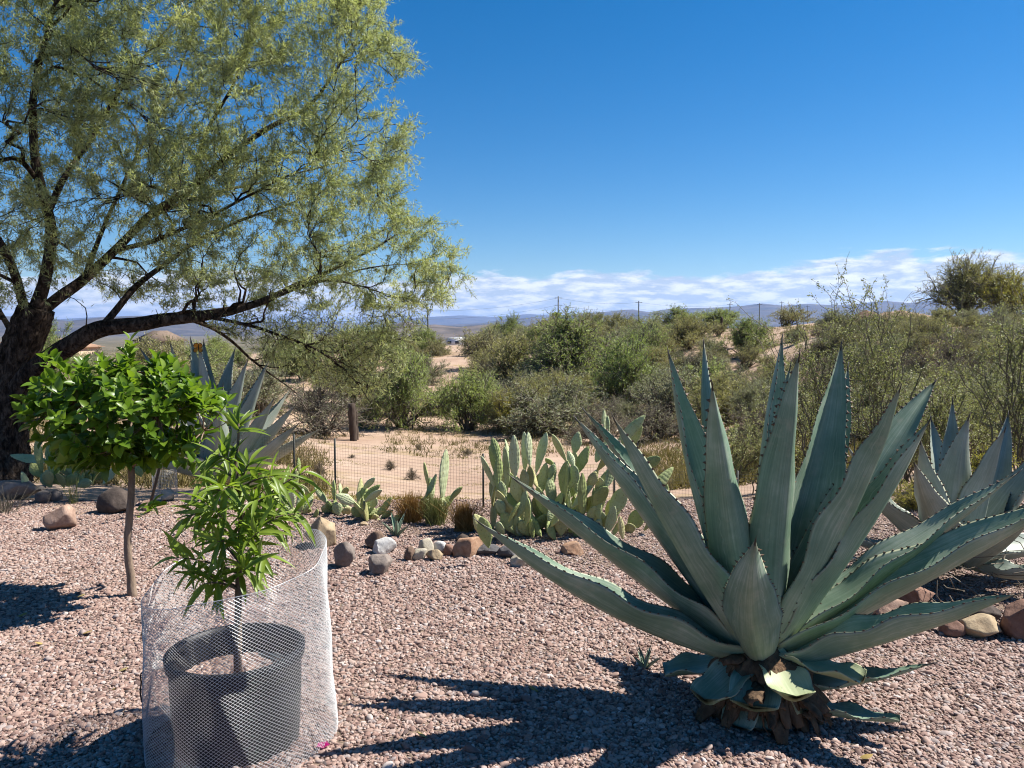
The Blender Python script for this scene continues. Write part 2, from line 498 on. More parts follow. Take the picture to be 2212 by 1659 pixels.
# --- dirt mound and graded pad on the right-hand rise
def mound(name, px, py_top, Y, wpx, hpx, mat, label=None):
    c = at(px, py_top, Y); w = wpx * mpp(Y) / 2; h = hpx * mpp(Y)
    n = 36
    gx, gy = np.meshgrid(np.linspace(-1.25, 1.25, n), np.linspace(-1.25, 1.25, n), indexing='ij')
    r = np.sqrt(gx ** 2 + gy ** 2)
    x = c[0] + gx.ravel() * w; y = Y + gy.ravel() * w * 0.9
    P = np.stack([x, y, 0 * x], -1)
    z = hz(x, y) - 0.06 + h * 1.05 * (np.clip(1 - r.ravel(), 0, 1) ** 0.8) * (1 + 0.3 * vnoise(P, 0.9, 6, 3))
    ii = (np.arange(n - 1)[:, None] * n + np.arange(n - 1)[None]).ravel()
    return solo(name, np.stack([x, y, z], -1), np.stack([ii, ii + n, ii + n + 1, ii + 1], -1), mat, (c[0], Y, h1(c[0], Y)), kind='structure')
M_red = rock_mat('red_dirt', (0.14, 0.075, 0.05), (0.21, 0.12, 0.085), (0.30, 0.19, 0.14), 1.2)
M_pinkdirt = rock_mat('pink_dirt', (0.32, 0.20, 0.15), (0.42, 0.28, 0.21), (0.5, 0.36, 0.28), 0.8)
mound('dirt_mound', 1872, 668, 52, 120, 34, M_red)
mound('graded_bank', 1940, 664, 66, 170, 24, M_pinkdirt)

# ================================================================== agaves
def agave_mat(name, dark, mid, light):
    t = NT(name)
    at_ = t.node('ShaderNodeAttribute', attribute_name='leafuv')
    sp = t.node('ShaderNodeSeparateXYZ', {'Vector': at_.outputs['Vector']})
    a = t.math('ABSOLUTE', sp.outputs['X'])
    s = sp.outputs['Y']
    pos = t.geo().outputs['Position']
    oi = t.node('ShaderNodeObjectInfo')
    n1 = t.noise(pos, 5.0, 5, 0.6)
    st = t.node('ShaderNodeCombineXYZ', {'X': t.math('MULTIPLY', sp.outputs['X'], 9.0), 'Y': t.math('MULTIPLY', s, 1.6), 'Z': t.math('MULTIPLY', oi.outputs['Random'], 40.0)})
    n2 = t.noise(st.outputs[0], 2.0, 4, 0.6)          # faint streaks along the leaf
    f = t.math('ADD', t.math('MULTIPLY', n1, 0.6), t.math('MULTIPLY', n2, 0.45))
    c = t.ramp(f, [(0.33, dark), (0.52, mid), (0.74, light)])
    # imprint of the neighbouring leaf's toothed margin
    sc_ = t.math('ABSOLUTE', t.math('SINE', t.math('MULTIPLY', s, 46.0)))
    lim = t.math('ADD', t.math('ADD', t.math('MULTIPLY', s, 0.35), 0.34), t.math('MULTIPLY', sc_, 0.07))
    d = t.math('ABSOLUTE', t.math('SUBTRACT', a, lim))
    line = t.math('SUBTRACT', 1.0, t.math('DIVIDE', d, 0.028), True)
    nm = t.noise(st.outputs[0], 0.9, 2)
    line = t.math('MULTIPLY', line, t.ramp(nm, [(0.42, (0, 0, 0)), (0.6, (1, 1, 1))]))
    c = t.mix(t.math('MULTIPLY', line, 0.42), c, light)
    # pale base, brown scars
    low = t.math('SUBTRACT', 1.0, t.math('MULTIPLY', s, 5.0), True)
    c = t.mix(t.math('MULTIPLY', low, 0.6), c, (0.42, 0.46, 0.26))
    n3 = t.noise(pos, 38.0, 3, 0.6)
    c = t.mix(t.math('MULTIPLY', t.ramp(n3, [(0.66, (0, 0, 0)), (0.74, (1, 1, 1))]), 0.35), c, (0.22, 0.17, 0.10))
    edge = t.math('GREATER_THAN', a, 0.965)
    c = t.mix(t.math('MULTIPLY', edge, 0.55), c, (0.36, 0.33, 0.22))
    h = t.math('ADD', t.math('MULTIPLY', n2, 0.5), t.math('MULTIPLY', line, 0.25))
    tip = t.math('MULTIPLY', t.math('SUBTRACT', s, 0.9), 9.0, True)
    c = t.mix(t.math('MULTIPLY', tip, 0.75), c, (0.10, 0.07, 0.05))
    nd = t.noise(pos, 13.0, 5, 0.65)
    c = t.mix(t.math('MULTIPLY', t.ramp(nd, [(0.56, (0, 0, 0)), (0.70, (1, 1, 1))]), 0.30), c, (0.40, 0.37, 0.28))
    return t.principled(c, 0.48, 0.34, t.bump(h, 0.25, 0.006), alb=0.86)
M_agave = agave_mat('agave_leaf', (0.105, 0.175, 0.115), (0.18, 0.26, 0.18), (0.40, 0.45, 0.36))
M_agave_grey = agave_mat('agave_leaf_grey', (0.18, 0.22, 0.18), (0.27, 0.315, 0.26), (0.41, 0.44, 0.38))
M_tooth = plain('agave_tooth', (0.12, 0.075, 0.05), 0.55, 0.3)
M_spine = plain('agave_spine', (0.035, 0.025, 0.022), 0.45, 0.4)
M_fibre = bark_mat('agave_fibre', (0.07, 0.04, 0.025), (0.26, 0.16, 0.09), 30, 0.2, 0.9)
M_cutleaf = agave_mat('agave_cut_leaf', (0.24, 0.29, 0.15), (0.33, 0.37, 0.21), (0.44, 0.46, 0.30))

UP = np.array((0, 0, 1.0))
_st = np.array([0, .2, .5, .8, 1.0]); _hw = np.array([.42, .5, .46, .36, .22])
_tv = np.concatenate([np.stack([np.full(5, x), np.linspace(-w, w, 5), .18 * (1 - np.linspace(-1, 1, 5) ** 2) - .1 * x * x], -1) for x, w in zip(_st, _hw)])
_tv = np.concatenate([_tv, _tv - np.array((0, 0, .07))])
_q = np.array([[i * 5 + j, i * 5 + j + 1, i * 5 + j + 6, i * 5 + j + 5] for i in range(4) for j in range(4)])
_rim = [0, 1, 2, 3, 4, 9, 14, 19, 24, 23, 22, 21, 20, 15, 10, 5]
leaf_template_flat = (_tv, np.concatenate([_q, _q[:, ::-1] + 25, np.array([[a, a + 25, b + 25, b] for a, b in zip(_rim, _rim[1:] + _rim[:1])])]))
def agave_leaf(P0, Pm, P2, w, centre, n=36, thick=0.034, chan=0.72, cut=1.0, twist=0.0, seed=0, tooth=0.011, spacing=0.042, wav=0.015, face=None):
    P0, Pm, P2 = (np.asarray(p, float) for p in (P0, Pm, P2))
    ctrl = 2 * Pm - 0.5 * (P0 + P2)
    s = np.linspace(0, cut, n)
    C = (1 - s)[:, None] ** 2 * P0 + (2 * s * (1 - s))[:, None] * ctrl + (s ** 2)[:, None] * P2
    T = norm(np.gradient(C, axis=0))
    h = P2 - np.asarray(centre, float); h[2] = 0
    h = norm(h)
    N = -h[None] * T[:, 2:3] + UP[None] * (T @ h)[:, None]
    if face is not None: N = np.tile(np.asarray(face, float), (n, 1))
    N = norm(N - (N * T).sum(1, keepdims=True) * T)
    S = np.cross(T, N)
    if twist:
        a = twist * s
        N, S = N * np.cos(a)[:, None] + S * np.sin(a)[:, None], S * np.cos(a)[:, None] - N * np.sin(a)[:, None]
    q = np.clip((s - 0.36) / 0.64, 0, 1)
    prof = np.where(s < 0.36, 0.62 + 0.38 * np.sin(np.pi / 2 * np.clip(s / 0.36, 0, 1)), 1 - q ** 1.45)
    prof = np.maximum(prof, 0.012)
    ph = seed * 1.7
    hw = w / 2 * prof * (1 + 0.02 * np.sin(s * 17 + ph))
    th = thick * (0.25 + 0.75 * (1 - s) ** 0.8) * np.minimum(1, prof * 2 + 0.1)
    kk = chan * (0.85 + 0.5 * s)
    tt = np.sin(np.linspace(-np.pi / 2, np.pi / 2, 11))
    tb = np.sin(np.linspace(np.pi / 2, -np.pi / 2, 11))[1:-1]
    ring = []
    for tcol, bot in [(v, 0) for v in tt] + [(v, 1) for v in tb]:
        lift = kk * hw * (abs(tcol) ** 1.4)
        wave = wav * np.sin(s * 21 + ph + (1.3 if tcol > 0 else 0)) * abs(tcol) ** 3
        p = C + S * (hw * tcol * (1 - 0.12 * kk * abs(tcol)))[:, None] + N * (lift + wave * prof)[:, None]
        if bot:
            p = p - N * (th * math.sqrt(max(0, 1 - tcol ** 2)))[:, None]
        ring.append(p)
    ring = np.stack(ring, 1)
    k = ring.shape[1]
    V = ring.reshape(-1, 3)
    i_ = np.arange(n - 1)[:, None] * k; j_ = np.arange(k)[None]; j2 = (j_ + 1) % k
    Q = np.stack([i_ + j_, i_ + k + j_, i_ + k + j2, i_ + j2], -1).reshape(-1, 4)
    # caps
    m = len(V)
    V = np.concatenate([V, C[:1] - N[:1] * 0.01, C[-1:] + N[-1:] * (kk[-1] * hw[-1] * 0.3)])
    jj = np.arange(k); c0 = np.stack([np.full(k, m), jj, (jj + 1) % k], -1)
    c1 = np.stack([np.full(k, m + 1), (n - 1) * k + (jj + 1) % k, (n - 1) * k + jj], -1)
    uv = np.zeros((len(V), 3)); tc = np.concatenate([tt, tb])
    uv[:m, 0] = np.tile(tc, n); uv[:m, 1] = np.repeat(s, k)
    uv[m + 1, 1] = cut
    # teeth along both margins
    L = np.linalg.norm(np.diff(C, axis=0), axis=1).sum()
    cnt = max(4, int(L / spacing))
    tp = []
    r_ = np.random.default_rng(seed + 900)
    for sgn, col in ((-1, 0), (1, 10)):
        ss = np.linspace(0.10, 0.93, cnt) + r_.uniform(-.006, .006, cnt)
        ss = ss[ss < cut - 0.01] if cut < 1 else ss
        fi = ss / cut * (n - 1); i0 = np.clip(fi.astype(int), 0, n - 2); f = (fi - i0)[:, None]
        E = ring[i0, col] * (1 - f) + ring[i0 + 1, col] * f
        Tt = T[i0]; out = norm(S[i0] * sgn + 0.35 * N[i0])
        sz = tooth * r_.uniform(0.7, 1.25, len(ss))[:, None] * (0.6 + 0.5 * ss)[:, None]
        a = E - Tt * sz * 0.75 - out * 0.003; b = E + Tt * sz * 0.75 - out * 0.003
        c = E + N[i0] * 0.003; d = E - N[i0] * 0.004
        e = E + out * sz + Tt * sz * r_.uniform(-.5, .7, len(ss))[:, None]
        tp.append(np.stack([a, b, c, d, e], 1))
    tp = np.concatenate(tp); nt = len(tp)
    tf = np.array([[0, 2, 4], [2, 1, 4], [1, 3, 4], [3, 0, 4]])
    TF = (np.arange(nt)[:, None, None] * 5 + tf[None]).reshape(-1, 3)
    spine = None
    if cut >= 1:
        tipd = T[-1]; b0 = C[-2] + N[-2] * kk[-2] * hw[-2] * 0.1
        sp = np.stack([b0, C[-1], C[-1] + tipd * 0.010, C[-1] + tipd * 0.026])
        spine = tubes(sp, np.array([[min(hw[-2] * .5, .004), hw[-1] + 0.0016, 0.0016, 0.0004]]), 6)
    return V, [np.concatenate([c0, c1]), Q], uv, (tp.reshape(-1, 3), TF), spine

def add_leaf(root, org, name, mat, *a, label=None, **kw):
    V, Fs, uv, teeth, spine = agave_leaf(*a, **kw)
    o = part(name, root, V, Fs, mat, org, label=label)
    me = o.data
    if len(me.vertices) == len(uv):
        atr = me.attributes.new('leafuv', 'FLOAT_VECTOR', 'POINT')
        atr.data.foreach_set('vector', uv.astype(np.float32).ravel())
    part('margin_teeth', o, teeth[0], teeth[1], M_tooth, org, smooth=False, kind='stuff')
    if spine is not None:
        part('terminal_spine', o, spine[0], spine[1], M_spine, org)
    return o

# ---- the big agave in the gravel
AC = gp(1640, 1528); AC[2] = 0.0
AG = empty('agave', AC, 'huge blue-green agave on a fibrous brown stump, leaf shadows across the gravel', 'agave')
AX = AC + np.array((0.0, 0.0, 0.26))
def big(tip, mid, w, r0=0.07, zb=0.0, **kw):
    P2 = at(*tip); Pm = at(*mid)
    h = P2 - AX; h[2] = 0; h = norm(h)
    P0 = AX + h * r0 + np.array((0, 0, zb))
    big.n += 1
    return add_leaf(AG, AC, 'leaf', M_agave, P0, Pm, P2, w, AX, seed=big.n, **kw)
big.n = 0
Y0 = float(AC[1])
big((1030, 1125, Y0 - .22), (1320, 1312, Y0 - .10), 0.204, zb=-.02, thick=.045)
big((1105, 1030, Y0 + .22), (1372, 1240, Y0 + .12), 0.237)
big((1243, 903, Y0 + .34), (1432, 1165, Y0 + .16), 0.220, chan=.9)
big((1260, 884, Y0 + .58), (1452, 1150, Y0 + .30), 0.220)
big((1325, 902, Y0 - .30), (1462, 1165, Y0 - .14), 0.178, zb=.02, chan=0.8)
big((1443, 757, Y0 + .40), (1510, 1075, Y0 + .20), 0.236, zb=.05, chan=0.75, face=(.58, -.8, .1))
big((1520, 738, Y0 + .52), (1540, 1040, Y0 + .26), 0.178, zb=.07, twist=.8, chan=0.8, face=(.8, -.6, .1))
big((1538, 828, Y0 - .24), (1580, 1110, Y0 - .12), 0.209, zb=.06, chan=0.7, face=(-.2, 1, .25))
big((1690, 727, Y0 + .42), (1648, 1040, Y0 + .20), 0.238, zb=.08, chan=0.75, face=(.5, -.85, .1))
big((1708, 788, Y0 + .12), (1672, 1060, Y0 + .05), 0.158, zb=.10, chan=0.8, face=(.3, .9, .2))
big((1727, 766, Y0 - .20), (1692, 1070, Y0 - .10), 0.211, zb=.07, chan=0.7, face=(-.2, 1, .25))
big((1818, 740, Y0 + .34), (1752, 1045, Y0 + .18), 0.269, zb=.06, chan=0.6, face=(.12, -1, .15))
big((1832, 790, Y0 + .56), (1775, 1040, Y0 + .30), 0.188, zb=.05, chan=0.7, face=(-.1, -1, .15))
big((1945, 838, Y0 - .30), (1848, 1075, Y0 - .15), 0.187, zb=.04, chan=0.75)
big((2022, 822, Y0 + .36), (1872, 1045, Y0 + .18), 0.228, zb=.03, chan=0.7, face=(-.25, -.8, .55))
big((2008, 908, Y0 - .12), (1862, 1150, Y0 - .06), 0.218, zb=.02, chan=0.75)
big((2200, 1020, Y0 + .18), (1940, 1215, Y0 + .12), 0.198, zb=.0)
big((2330, 1062, Y0 + .02), (2000, 1248, Y0 + .02), 0.275, zb=-.01, chan=.8)
big((2196, 1284, Y0 - .42), (1925, 1368, Y0 - .22), 0.182, zb=-.04, thick=.045, chan=.8)
big((1632, 1168, Y0 - .52), (1618, 1325, Y0 - .30), 0.248, zb=.0, chan=.75, thick=.05)
big((1560, 1010, Y0 + .75), (1590, 1210, Y0 + .42), 0.220, zb=.0, chan=0.8, face=(.1,-1,.3))
big((1900, 985, Y0 + .80), (1780, 1190, Y0 + .45), 0.220, zb=.0, chan=0.8, face=(-.1,-1,.3))
# low stubs: leaves trimmed back, and side pups
def stub(az, el, L, w, cut, z0, mat=M_cutleaf, label=None, r0=.06):
    d = np.array((math.cos(az) * math.cos(el), math.sin(az) * math.cos(el), math.sin(el)))
    P0 = AC + np.array((math.cos(az) * r0, math.sin(az) * r0, z0))
    P2 = P0 + d * L; Pm = P0 + d * L * .5 + np.array((0, 0, -.02))
    big.n += 1
    add_leaf(AG, AC, 'leaf', mat, P0, Pm, P2, w, AC, n=16, cut=cut, seed=big.n, thick=.03, label=label, chan=.28)
stub(R(-82), R(-14), .48, .19, .52, .27, label='trimmed pale leaf stub catching the sun')
stub(R(-38), R(-2), .58, .15, .60, .27, label='trimmed pale leaf stub catching the sun')
stub(R(-58), R(-34), .42, .15, .5, .22, label='trimmed pale leaf stub catching the sun')
stub(R(-112), R(-20), .52, .21, .5, .25, M_agave)
stub(R(-142), R(-14), .55, .19, .58, .24, M_agave)
stub(R(175), R(-10), .56, .18, .62, .22, M_agave)
stub(R(-128), R(-40), .40, .17, .6, .19, M_agave)
stub(R(-98), R(-44), .36, .18, .6, .18, M_agave)
stub(R(-72), R(-52), .30, .15, .6, .17, M_agave)
stub(R(120), R(4), .6, .19, .6, .2, M_agave)
stub(R(60), R(6), .6, .19, .65, .2, M_agave)
stub(R(-20), R(18), .62, .13, 1.0, .10, M_agave)
stub(R(-32), R(4), .56, .12, .85, .07, M_agave)
stub(R(8), R(34), .60, .12, 1.0, .10, M_agave)
stub(R(22), R(46), .50, .10, 1.0, .08, M_agave)
# stump: fibrous, lumpy, flaring, with hanging roots
th_ = np.linspace(0, 2 * np.pi, 40, endpoint=False); zs = np.linspace(-.02, .30, 12)
rr = np.interp(zs, [-.02, .02, .08, .16, .25, .30], [.13, .15, .21, .21, .16, .05])
P = np.stack([np.stack([rr[i] * np.cos(th_), rr[i] * np.sin(th_), np.full(40, zs[i])], -1) for i in range(12)])
Pf = P.reshape(-1, 3); nn = vnoise(Pf, 22, 4, 3)
Pf = Pf * (1 + 0.16 * nn)[:, None] * np.array((1, 1, 1)) + AC
Pf[:, 2] = P.reshape(-1, 3)[:, 2] + 0.012 * nn
i_ = np.arange(11)[:, None] * 40; j_ = np.arange(40)[None]
part('stump', AG, Pf, np.stack([i_ + j_, i_ + (j_ + 1) % 40, i_ + 40 + (j_ + 1) % 40, i_ + 40 + j_], -1).reshape(-1, 4), M_fibre, AC)
M_scale = bark_mat('agave_dry_leaf_base', (0.045, 0.028, 0.018), (0.19, 0.125, 0.075), 26, .15, .8)
r_ = np.random.default_rng(15)
for i in range(70):
    a = r_.uniform(0, 2 * np.pi) if i > 46 else r_.uniform(R(180), R(350))
    z0 = r_.uniform(.07, .26); r0 = float(np.interp(z0, [-.02, .02, .08, .16, .25, .30], [.13, .15, .21, .21, .16, .05])) * .93
    o_ = np.array((math.cos(a), math.sin(a), 0)); d_ = norm(o_ * r_.uniform(.3, .8) + np.array((0, 0, r_.uniform(-1.0, -.1))) + r_.normal(0, .15, 3))
    P0 = AC + o_ * r0 + np.array((0, 0, z0)); L = r_.uniform(.07, .17)
    tv_, tf_ = leaf_template_flat
    v, f = scatter(tv_ + np.stack([0 * tv_[:, 0], r_.normal(0, .05, len(tv_)), r_.normal(0, .05, len(tv_))], -1), tf_, P0[None], d_[None], (o_ + np.array((0, 0, .6)))[None], L, r_.uniform(.03, .09))
    part('dry_leaf_base', AG, v, f, M_scale, AC)
rp, rrad = [], []
r_ = np.random.default_rng(5)
for i in range(46):
    a = r_.uniform(R(170), R(330)); r0 = r_.uniform(.13, .2); z0 = r_.uniform(.08, .2)
    p = [AC + np.array((r0 * math.cos(a), r0 * math.sin(a), z0))]
    for j in range(5):
        p.append(p[-1] + np.array((math.cos(a) * r_.uniform(-.01, .035), math.sin(a) * r_.uniform(-.01, .03), -r_.uniform(.005, .035))) + r_.normal(0, .008, 3))
    p = np.array(p); p[:, 2] = np.maximum(p[:, 2], 0.012)
    rp.append(p); rrad.append(np.linspace(r_.uniform(.002, .006), .001, 6))
v, f = tubes(np.array(rp), np.array(rrad), 4)
part('hanging_roots', AG, v, f, M_fibre, AC, kind='stuff')

# ---- agave beside the rock border, right
BC = gp(2075, 1258); BC[2] = 0.0
YB = float(BC[1])
BG = empty('agave', BC, 'grey-blue broad-leaved agave above the rounded border rocks, tan leaf undersides', 'agave')
def second(tip, mid, w, zb=0.05, r0=.06, mat=M_agave_grey, **kw):
    P2 = at(*tip); Pm = at(*mid); ax = BC + np.array((0, 0, .08))
    h = P2 - ax; h[2] = 0; h = norm(h)
    big.n += 1
    return add_leaf(BG, BC, 'leaf', mat, ax + h * r0 + np.array((0, 0, zb)), Pm, P2, w, ax, seed=big.n, **kw)
for a in [((2058, 862, YB + .25), (2050, 1060, YB + .12), .24), ((2094, 898, YB - .1), (2060, 1080, YB - .05), .30),
          ((2178, 893, YB + .45), (2150, 1060, YB + .2), .26), ((2172, 925, YB - .2), (2125, 1090, YB - .1), .32),
          ((2290, 930, YB + .05), (2190, 1090, YB + .02), .30), ((1826, 955, YB + .30), (1930, 1120, YB + .12), .26),
          ((1988, 950, YB - .25), (2010, 1110, YB - .12), .28), ((1975, 1000, YB - .5), (2015, 1130, YB - .25), .27),
          ((1838, 1030, YB - .15), (1950, 1140, YB - .08), .24), ((2330, 1030, YB - .3), (2200, 1140, YB - .15), .30),
          ((2230, 1120, YB - .62), (2150, 1190, YB - .3), .28), ((1800, 1150, YB + .05), (1940, 1200, YB), .24),
          ((2400, 1150, YB + .2), (2230, 1190, YB + .1), .27), ((2010, 900, YB + .6), (2040, 1080, YB + .3), .26),
          ((1815, 1200, YB - .25), (1940, 1235, YB - .12), .20), ((2370, 1235, YB - .5), (2210, 1245, YB - .25), .2)]:
    second(*a, chan=.6)

# ---- agave behind the citrus
CC = gp(478, 1064); CC[2] = 0.0
YC = float(CC[1])
CG = empty('agave', CC, 'tall pale blue-grey agave rising behind the rounded citrus crown', 'agave')
def third(tip, mid, w, zb=0.1, r0=.07, **kw):
    P2 = at(*tip); Pm = at(*mid); ax = CC + np.array((0, 0, .06))
    h = P2 - ax; h[2] = 0; h = norm(h)
    big.n += 1
    return add_leaf(CG, CC, 'leaf', M_agave_grey, ax + h * r0 + np.array((0, 0, zb)), Pm, P2, w * 1.15, ax, seed=big.n, n=26, **kw)
for a in [((302, 752, YC + .5), (385, 900, YC + .25), .24), ((367, 738, YC - .2), (405, 900, YC - .1), .24),
          ((411, 728, YC + .35), (432, 890, YC + .15), .25), ((428, 742, YC - .1), (442, 900, YC - .05), .25),
          ((440, 735, YC + .5), (448, 890, YC + .2), .26), ((482, 830, YC - .5), (472, 960, YC - .25), .25),
          ((508, 752, YC + .3), (488, 900, YC + .15), .27), ((535, 778, YC - .15), (505, 920, YC - .08), .25),
          ((580, 780, YC + .45), (530, 930, YC + .2), .27), ((576, 790, YC - .1), (528, 930, YC - .05), .22),
          ((592, 860, YC - .3), (540, 970, YC - .15), .25), ((626, 842, YC + .3), (555, 960, YC + .15), .27),
          ((638, 876, YC - .15), (560, 975, YC - .08), .25), ((645, 915, YC - .35), (560, 1000, YC - .2), .24),
          ((692, 926, YC + .1), (580, 1000, YC + .05), .26), ((325, 1000, YC - .2), (400, 1020, YC - .1), .24),
          ((300, 930, YC + .1), (385, 990, YC + .05), .25), ((370, 960, YC - .6), (420, 1020, YC - .3), .26),
          ((250, 860, YC + .3), (370, 960, YC + .15), .24), ((600, 1040, YC + .3), (540, 1045, YC + .15), .2)]:
    third(*a, chan=.8)

# ---- two seedling agaves
def pup(px, py, H, label, seed):
    c = gp(px, py)
    e = empty('agave_seedling', c, label, 'agave')
    r_ = np.random.default_rng(seed)
    for i in range(7):
        az = i * 2.4 + r_.uniform(-.2, .2); el = R(72 - i * 6)
        d = np.array((math.cos(az) * math.cos(el), math.sin(az) * math.cos(el), math.sin(el)))
        L = H * r_.uniform(.75, 1.05)
        P0 = c + np.array((0, 0, -.01)) + d * .01
        add_leaf(e, c, 'leaf', M_agave, P0, P0 + d * L * .5, P0 + d * L, H * .19, c, n=10, thick=.008, seed=seed + i, tooth=.004, spacing=.03, wav=.001)
pup(856, 1158, .20, 'tiny spiky agave seedling in the gravel behind the white rock', 60)
pup(1393, 1440, .11, 'tiny agave seedling in the gravel at the edge of the big agave shadow', 80)

# ================================================================== prickly pears
def pad_mat(name, dark, mid, light):
    t = NT(name)
    co = t.objco()
    oi = t.node('ShaderNodeObjectInfo')
    mp = t.node('ShaderNodeMapping', {'Vector': co, 'Scale': (9.0, 5.0, 0.0)})
    vo = t.node('ShaderNodeTexVoronoi', {'Vector': mp.outputs[0], 'Scale': 1.0, 'Randomness': 0.35})
    n = t.noise(t.geo().outputs['Position'], 9, 4)
    f = t.math('ADD', t.math('MULTIPLY', n, 0.7), t.math('MULTIPLY', oi.outputs['Random'], 0.4))
    c = t.ramp(f, [(0.3, dark), (0.55, mid), (0.85, light)])
    dot = t.math('LESS_THAN', vo.outputs['Distance'], 0.17)
    c = t.mix(t.math('MULTIPLY', dot, 0.6), c, (0.16, 0.14, 0.06))
    n2 = t.noise(t.geo().outputs['Position'], 26, 4)
    c = t.mix(t.math('MULTIPLY', t.ramp(n2, [(0.6, (0, 0, 0)), (0.72, (1, 1, 1))]), 0.4), c, (0.36, 0.33, 0.16))
    return t.principled(c, 0.6, 0.25, t.bump(t.math('SUBTRACT', 0.3, vo.outputs['Distance']), 0.4, 0.012), alb=.95)
M_pad = pad_mat('prickly_pear_pad', (0.20, 0.245, 0.085), (0.32, 0.37, 0.14), (0.46, 0.49, 0.24))
M_padblue = pad_mat('prickly_pear_pad_blue', (0.26, 0.31, 0.155), (0.38, 0.43, 0.23), (0.50, 0.54, 0.34))
M_padold = pad_mat('prickly_pear_pad_old', (0.24, 0.24, 0.10), (0.38, 0.37, 0.16), (0.52, 0.48, 0.26))
M_spines = plain('cactus_spine', (0.5, 0.45, 0.32), 0.5, 0.3)
def pad_mesh(seed):
    r_ = np.random.default_rng(seed)
    n, k = 13, 14
    x = (1 - np.cos(np.linspace(0, np.pi, n))) / 2
    hw = 0.5 * np.sin(np.pi * np.clip(x, 0, 1) ** r_.uniform(.95, 1.35)) ** 0.62
    hw[0] = 0.10; hw[-1] = 0.02
    th = 0.5 * np.clip(hw * 2.2, 0.1, 1) ** .5
    bend = r_.uniform(-.6, .6); skew = r_.uniform(-.05, .05)
    a = np.arange(k) * 2 * np.pi / k
    V = []
    for i in range(n):
        cz = bend * (x[i] ** 2 - x[i])
        V.append(np.stack([np.full(k, x[i]), hw[i] * np.cos(a) * (1 + .04 * r_.normal()) + skew * math.sin(3 * x[i]), th[i] * np.sin(a) + cz * 2], -1))
    V = np.concatenate(V)
    i_ = np.arange(n - 1)[:, None] * k; j_ = np.arange(k)[None]
    Q = np.stack([i_ + j_, i_ + (j_ + 1) % k, i_ + k + (j_ + 1) % k, i_ + k + j_], -1).reshape(-1, 4)
    m = len(V)
    V = np.concatenate([V, [[0, 0, 0]], [[1.0, 0, 0]]])
    jj = np.arange(k)
    tri = np.concatenate([np.stack([np.full(k, m), (jj + 1) % k, jj], -1), np.stack([np.full(k, m + 1), (n - 1) * k + jj, (n - 1) * k + (jj + 1) % k], -1)])
    # short spines on rim and faces
    S, SF = [], []
    for j in range(54):
        i = r_.integers(2, n - 1); b = r_.choice([0, k // 2, r_.integers(0, k)])
        p = V[i * k + b]; o = norm(np.array((r_.normal(0, .3), math.cos(a[b]), math.sin(a[b]) * .6)))
        q = p + np.array((o[0] * .03 + .01, o[1] * .10, o[2] * .6))
        b0 = len(S)
        S += [p + np.array((-.004, 0, 0)), p + np.array((.004, 0, 0)), p + np.array((0, .01, .06)), q]
        SF += [[b0, b0 + 1, b0 + 3], [b0 + 1, b0 + 2, b0 + 3], [b0 + 2, b0, b0 + 3]]
    V2, F2 = merge([(V, [tri, Q]), (np.array(S), np.array(SF))])
    mi = np.concatenate([np.zeros(len(tri)), np.ones(len(SF)), np.zeros(len(Q))])
    return V2, F2, mi
PADS = {}
for mn, mm in (('g', M_pad), ('b', M_padblue), ('o', M_padold)):
    PADS[mn] = [mesh('pad', *pad_mesh(s)[:2], [mm, M_spines], True, pad_mesh(s)[2]) for s in (1, 2, 3, 4, 5)]
def add_pad(root, org, base, tip, W, face, kind='g', thick=0.026):
    """face: angle between the pad's broad side and the viewer (0 = full face, 90 = edge on)."""
    base = np.asarray(base, float); tip = np.asarray(tip, float)
    X = tip - base; L = np.linalg.norm(X); X = X / L
    view = norm(np.array((0, 0, EYE)) - base)
    Z = norm(view - (view @ X) * X)
    Y = np.cross(Z, X)
    c, s = math.cos(R(face)), math.sin(R(face))
    Z, Y = Z * c + Y * s, Y * c - Z * s
    m = Matrix(((X[0] * L, Y[0] * W, Z[0] * thick, base[0] - org[0]), (X[1] * L, Y[1] * W, Z[1] * thick, base[1] - org[1]),
                (X[2] * L, Y[2] * W, Z[2] * thick, base[2] - org[2]), (0, 0, 0, 1)))
    o = bpy.data.objects.new('pad', random.choice(PADS[kind]))
    link(o, root); o.matrix_local = m
    return o
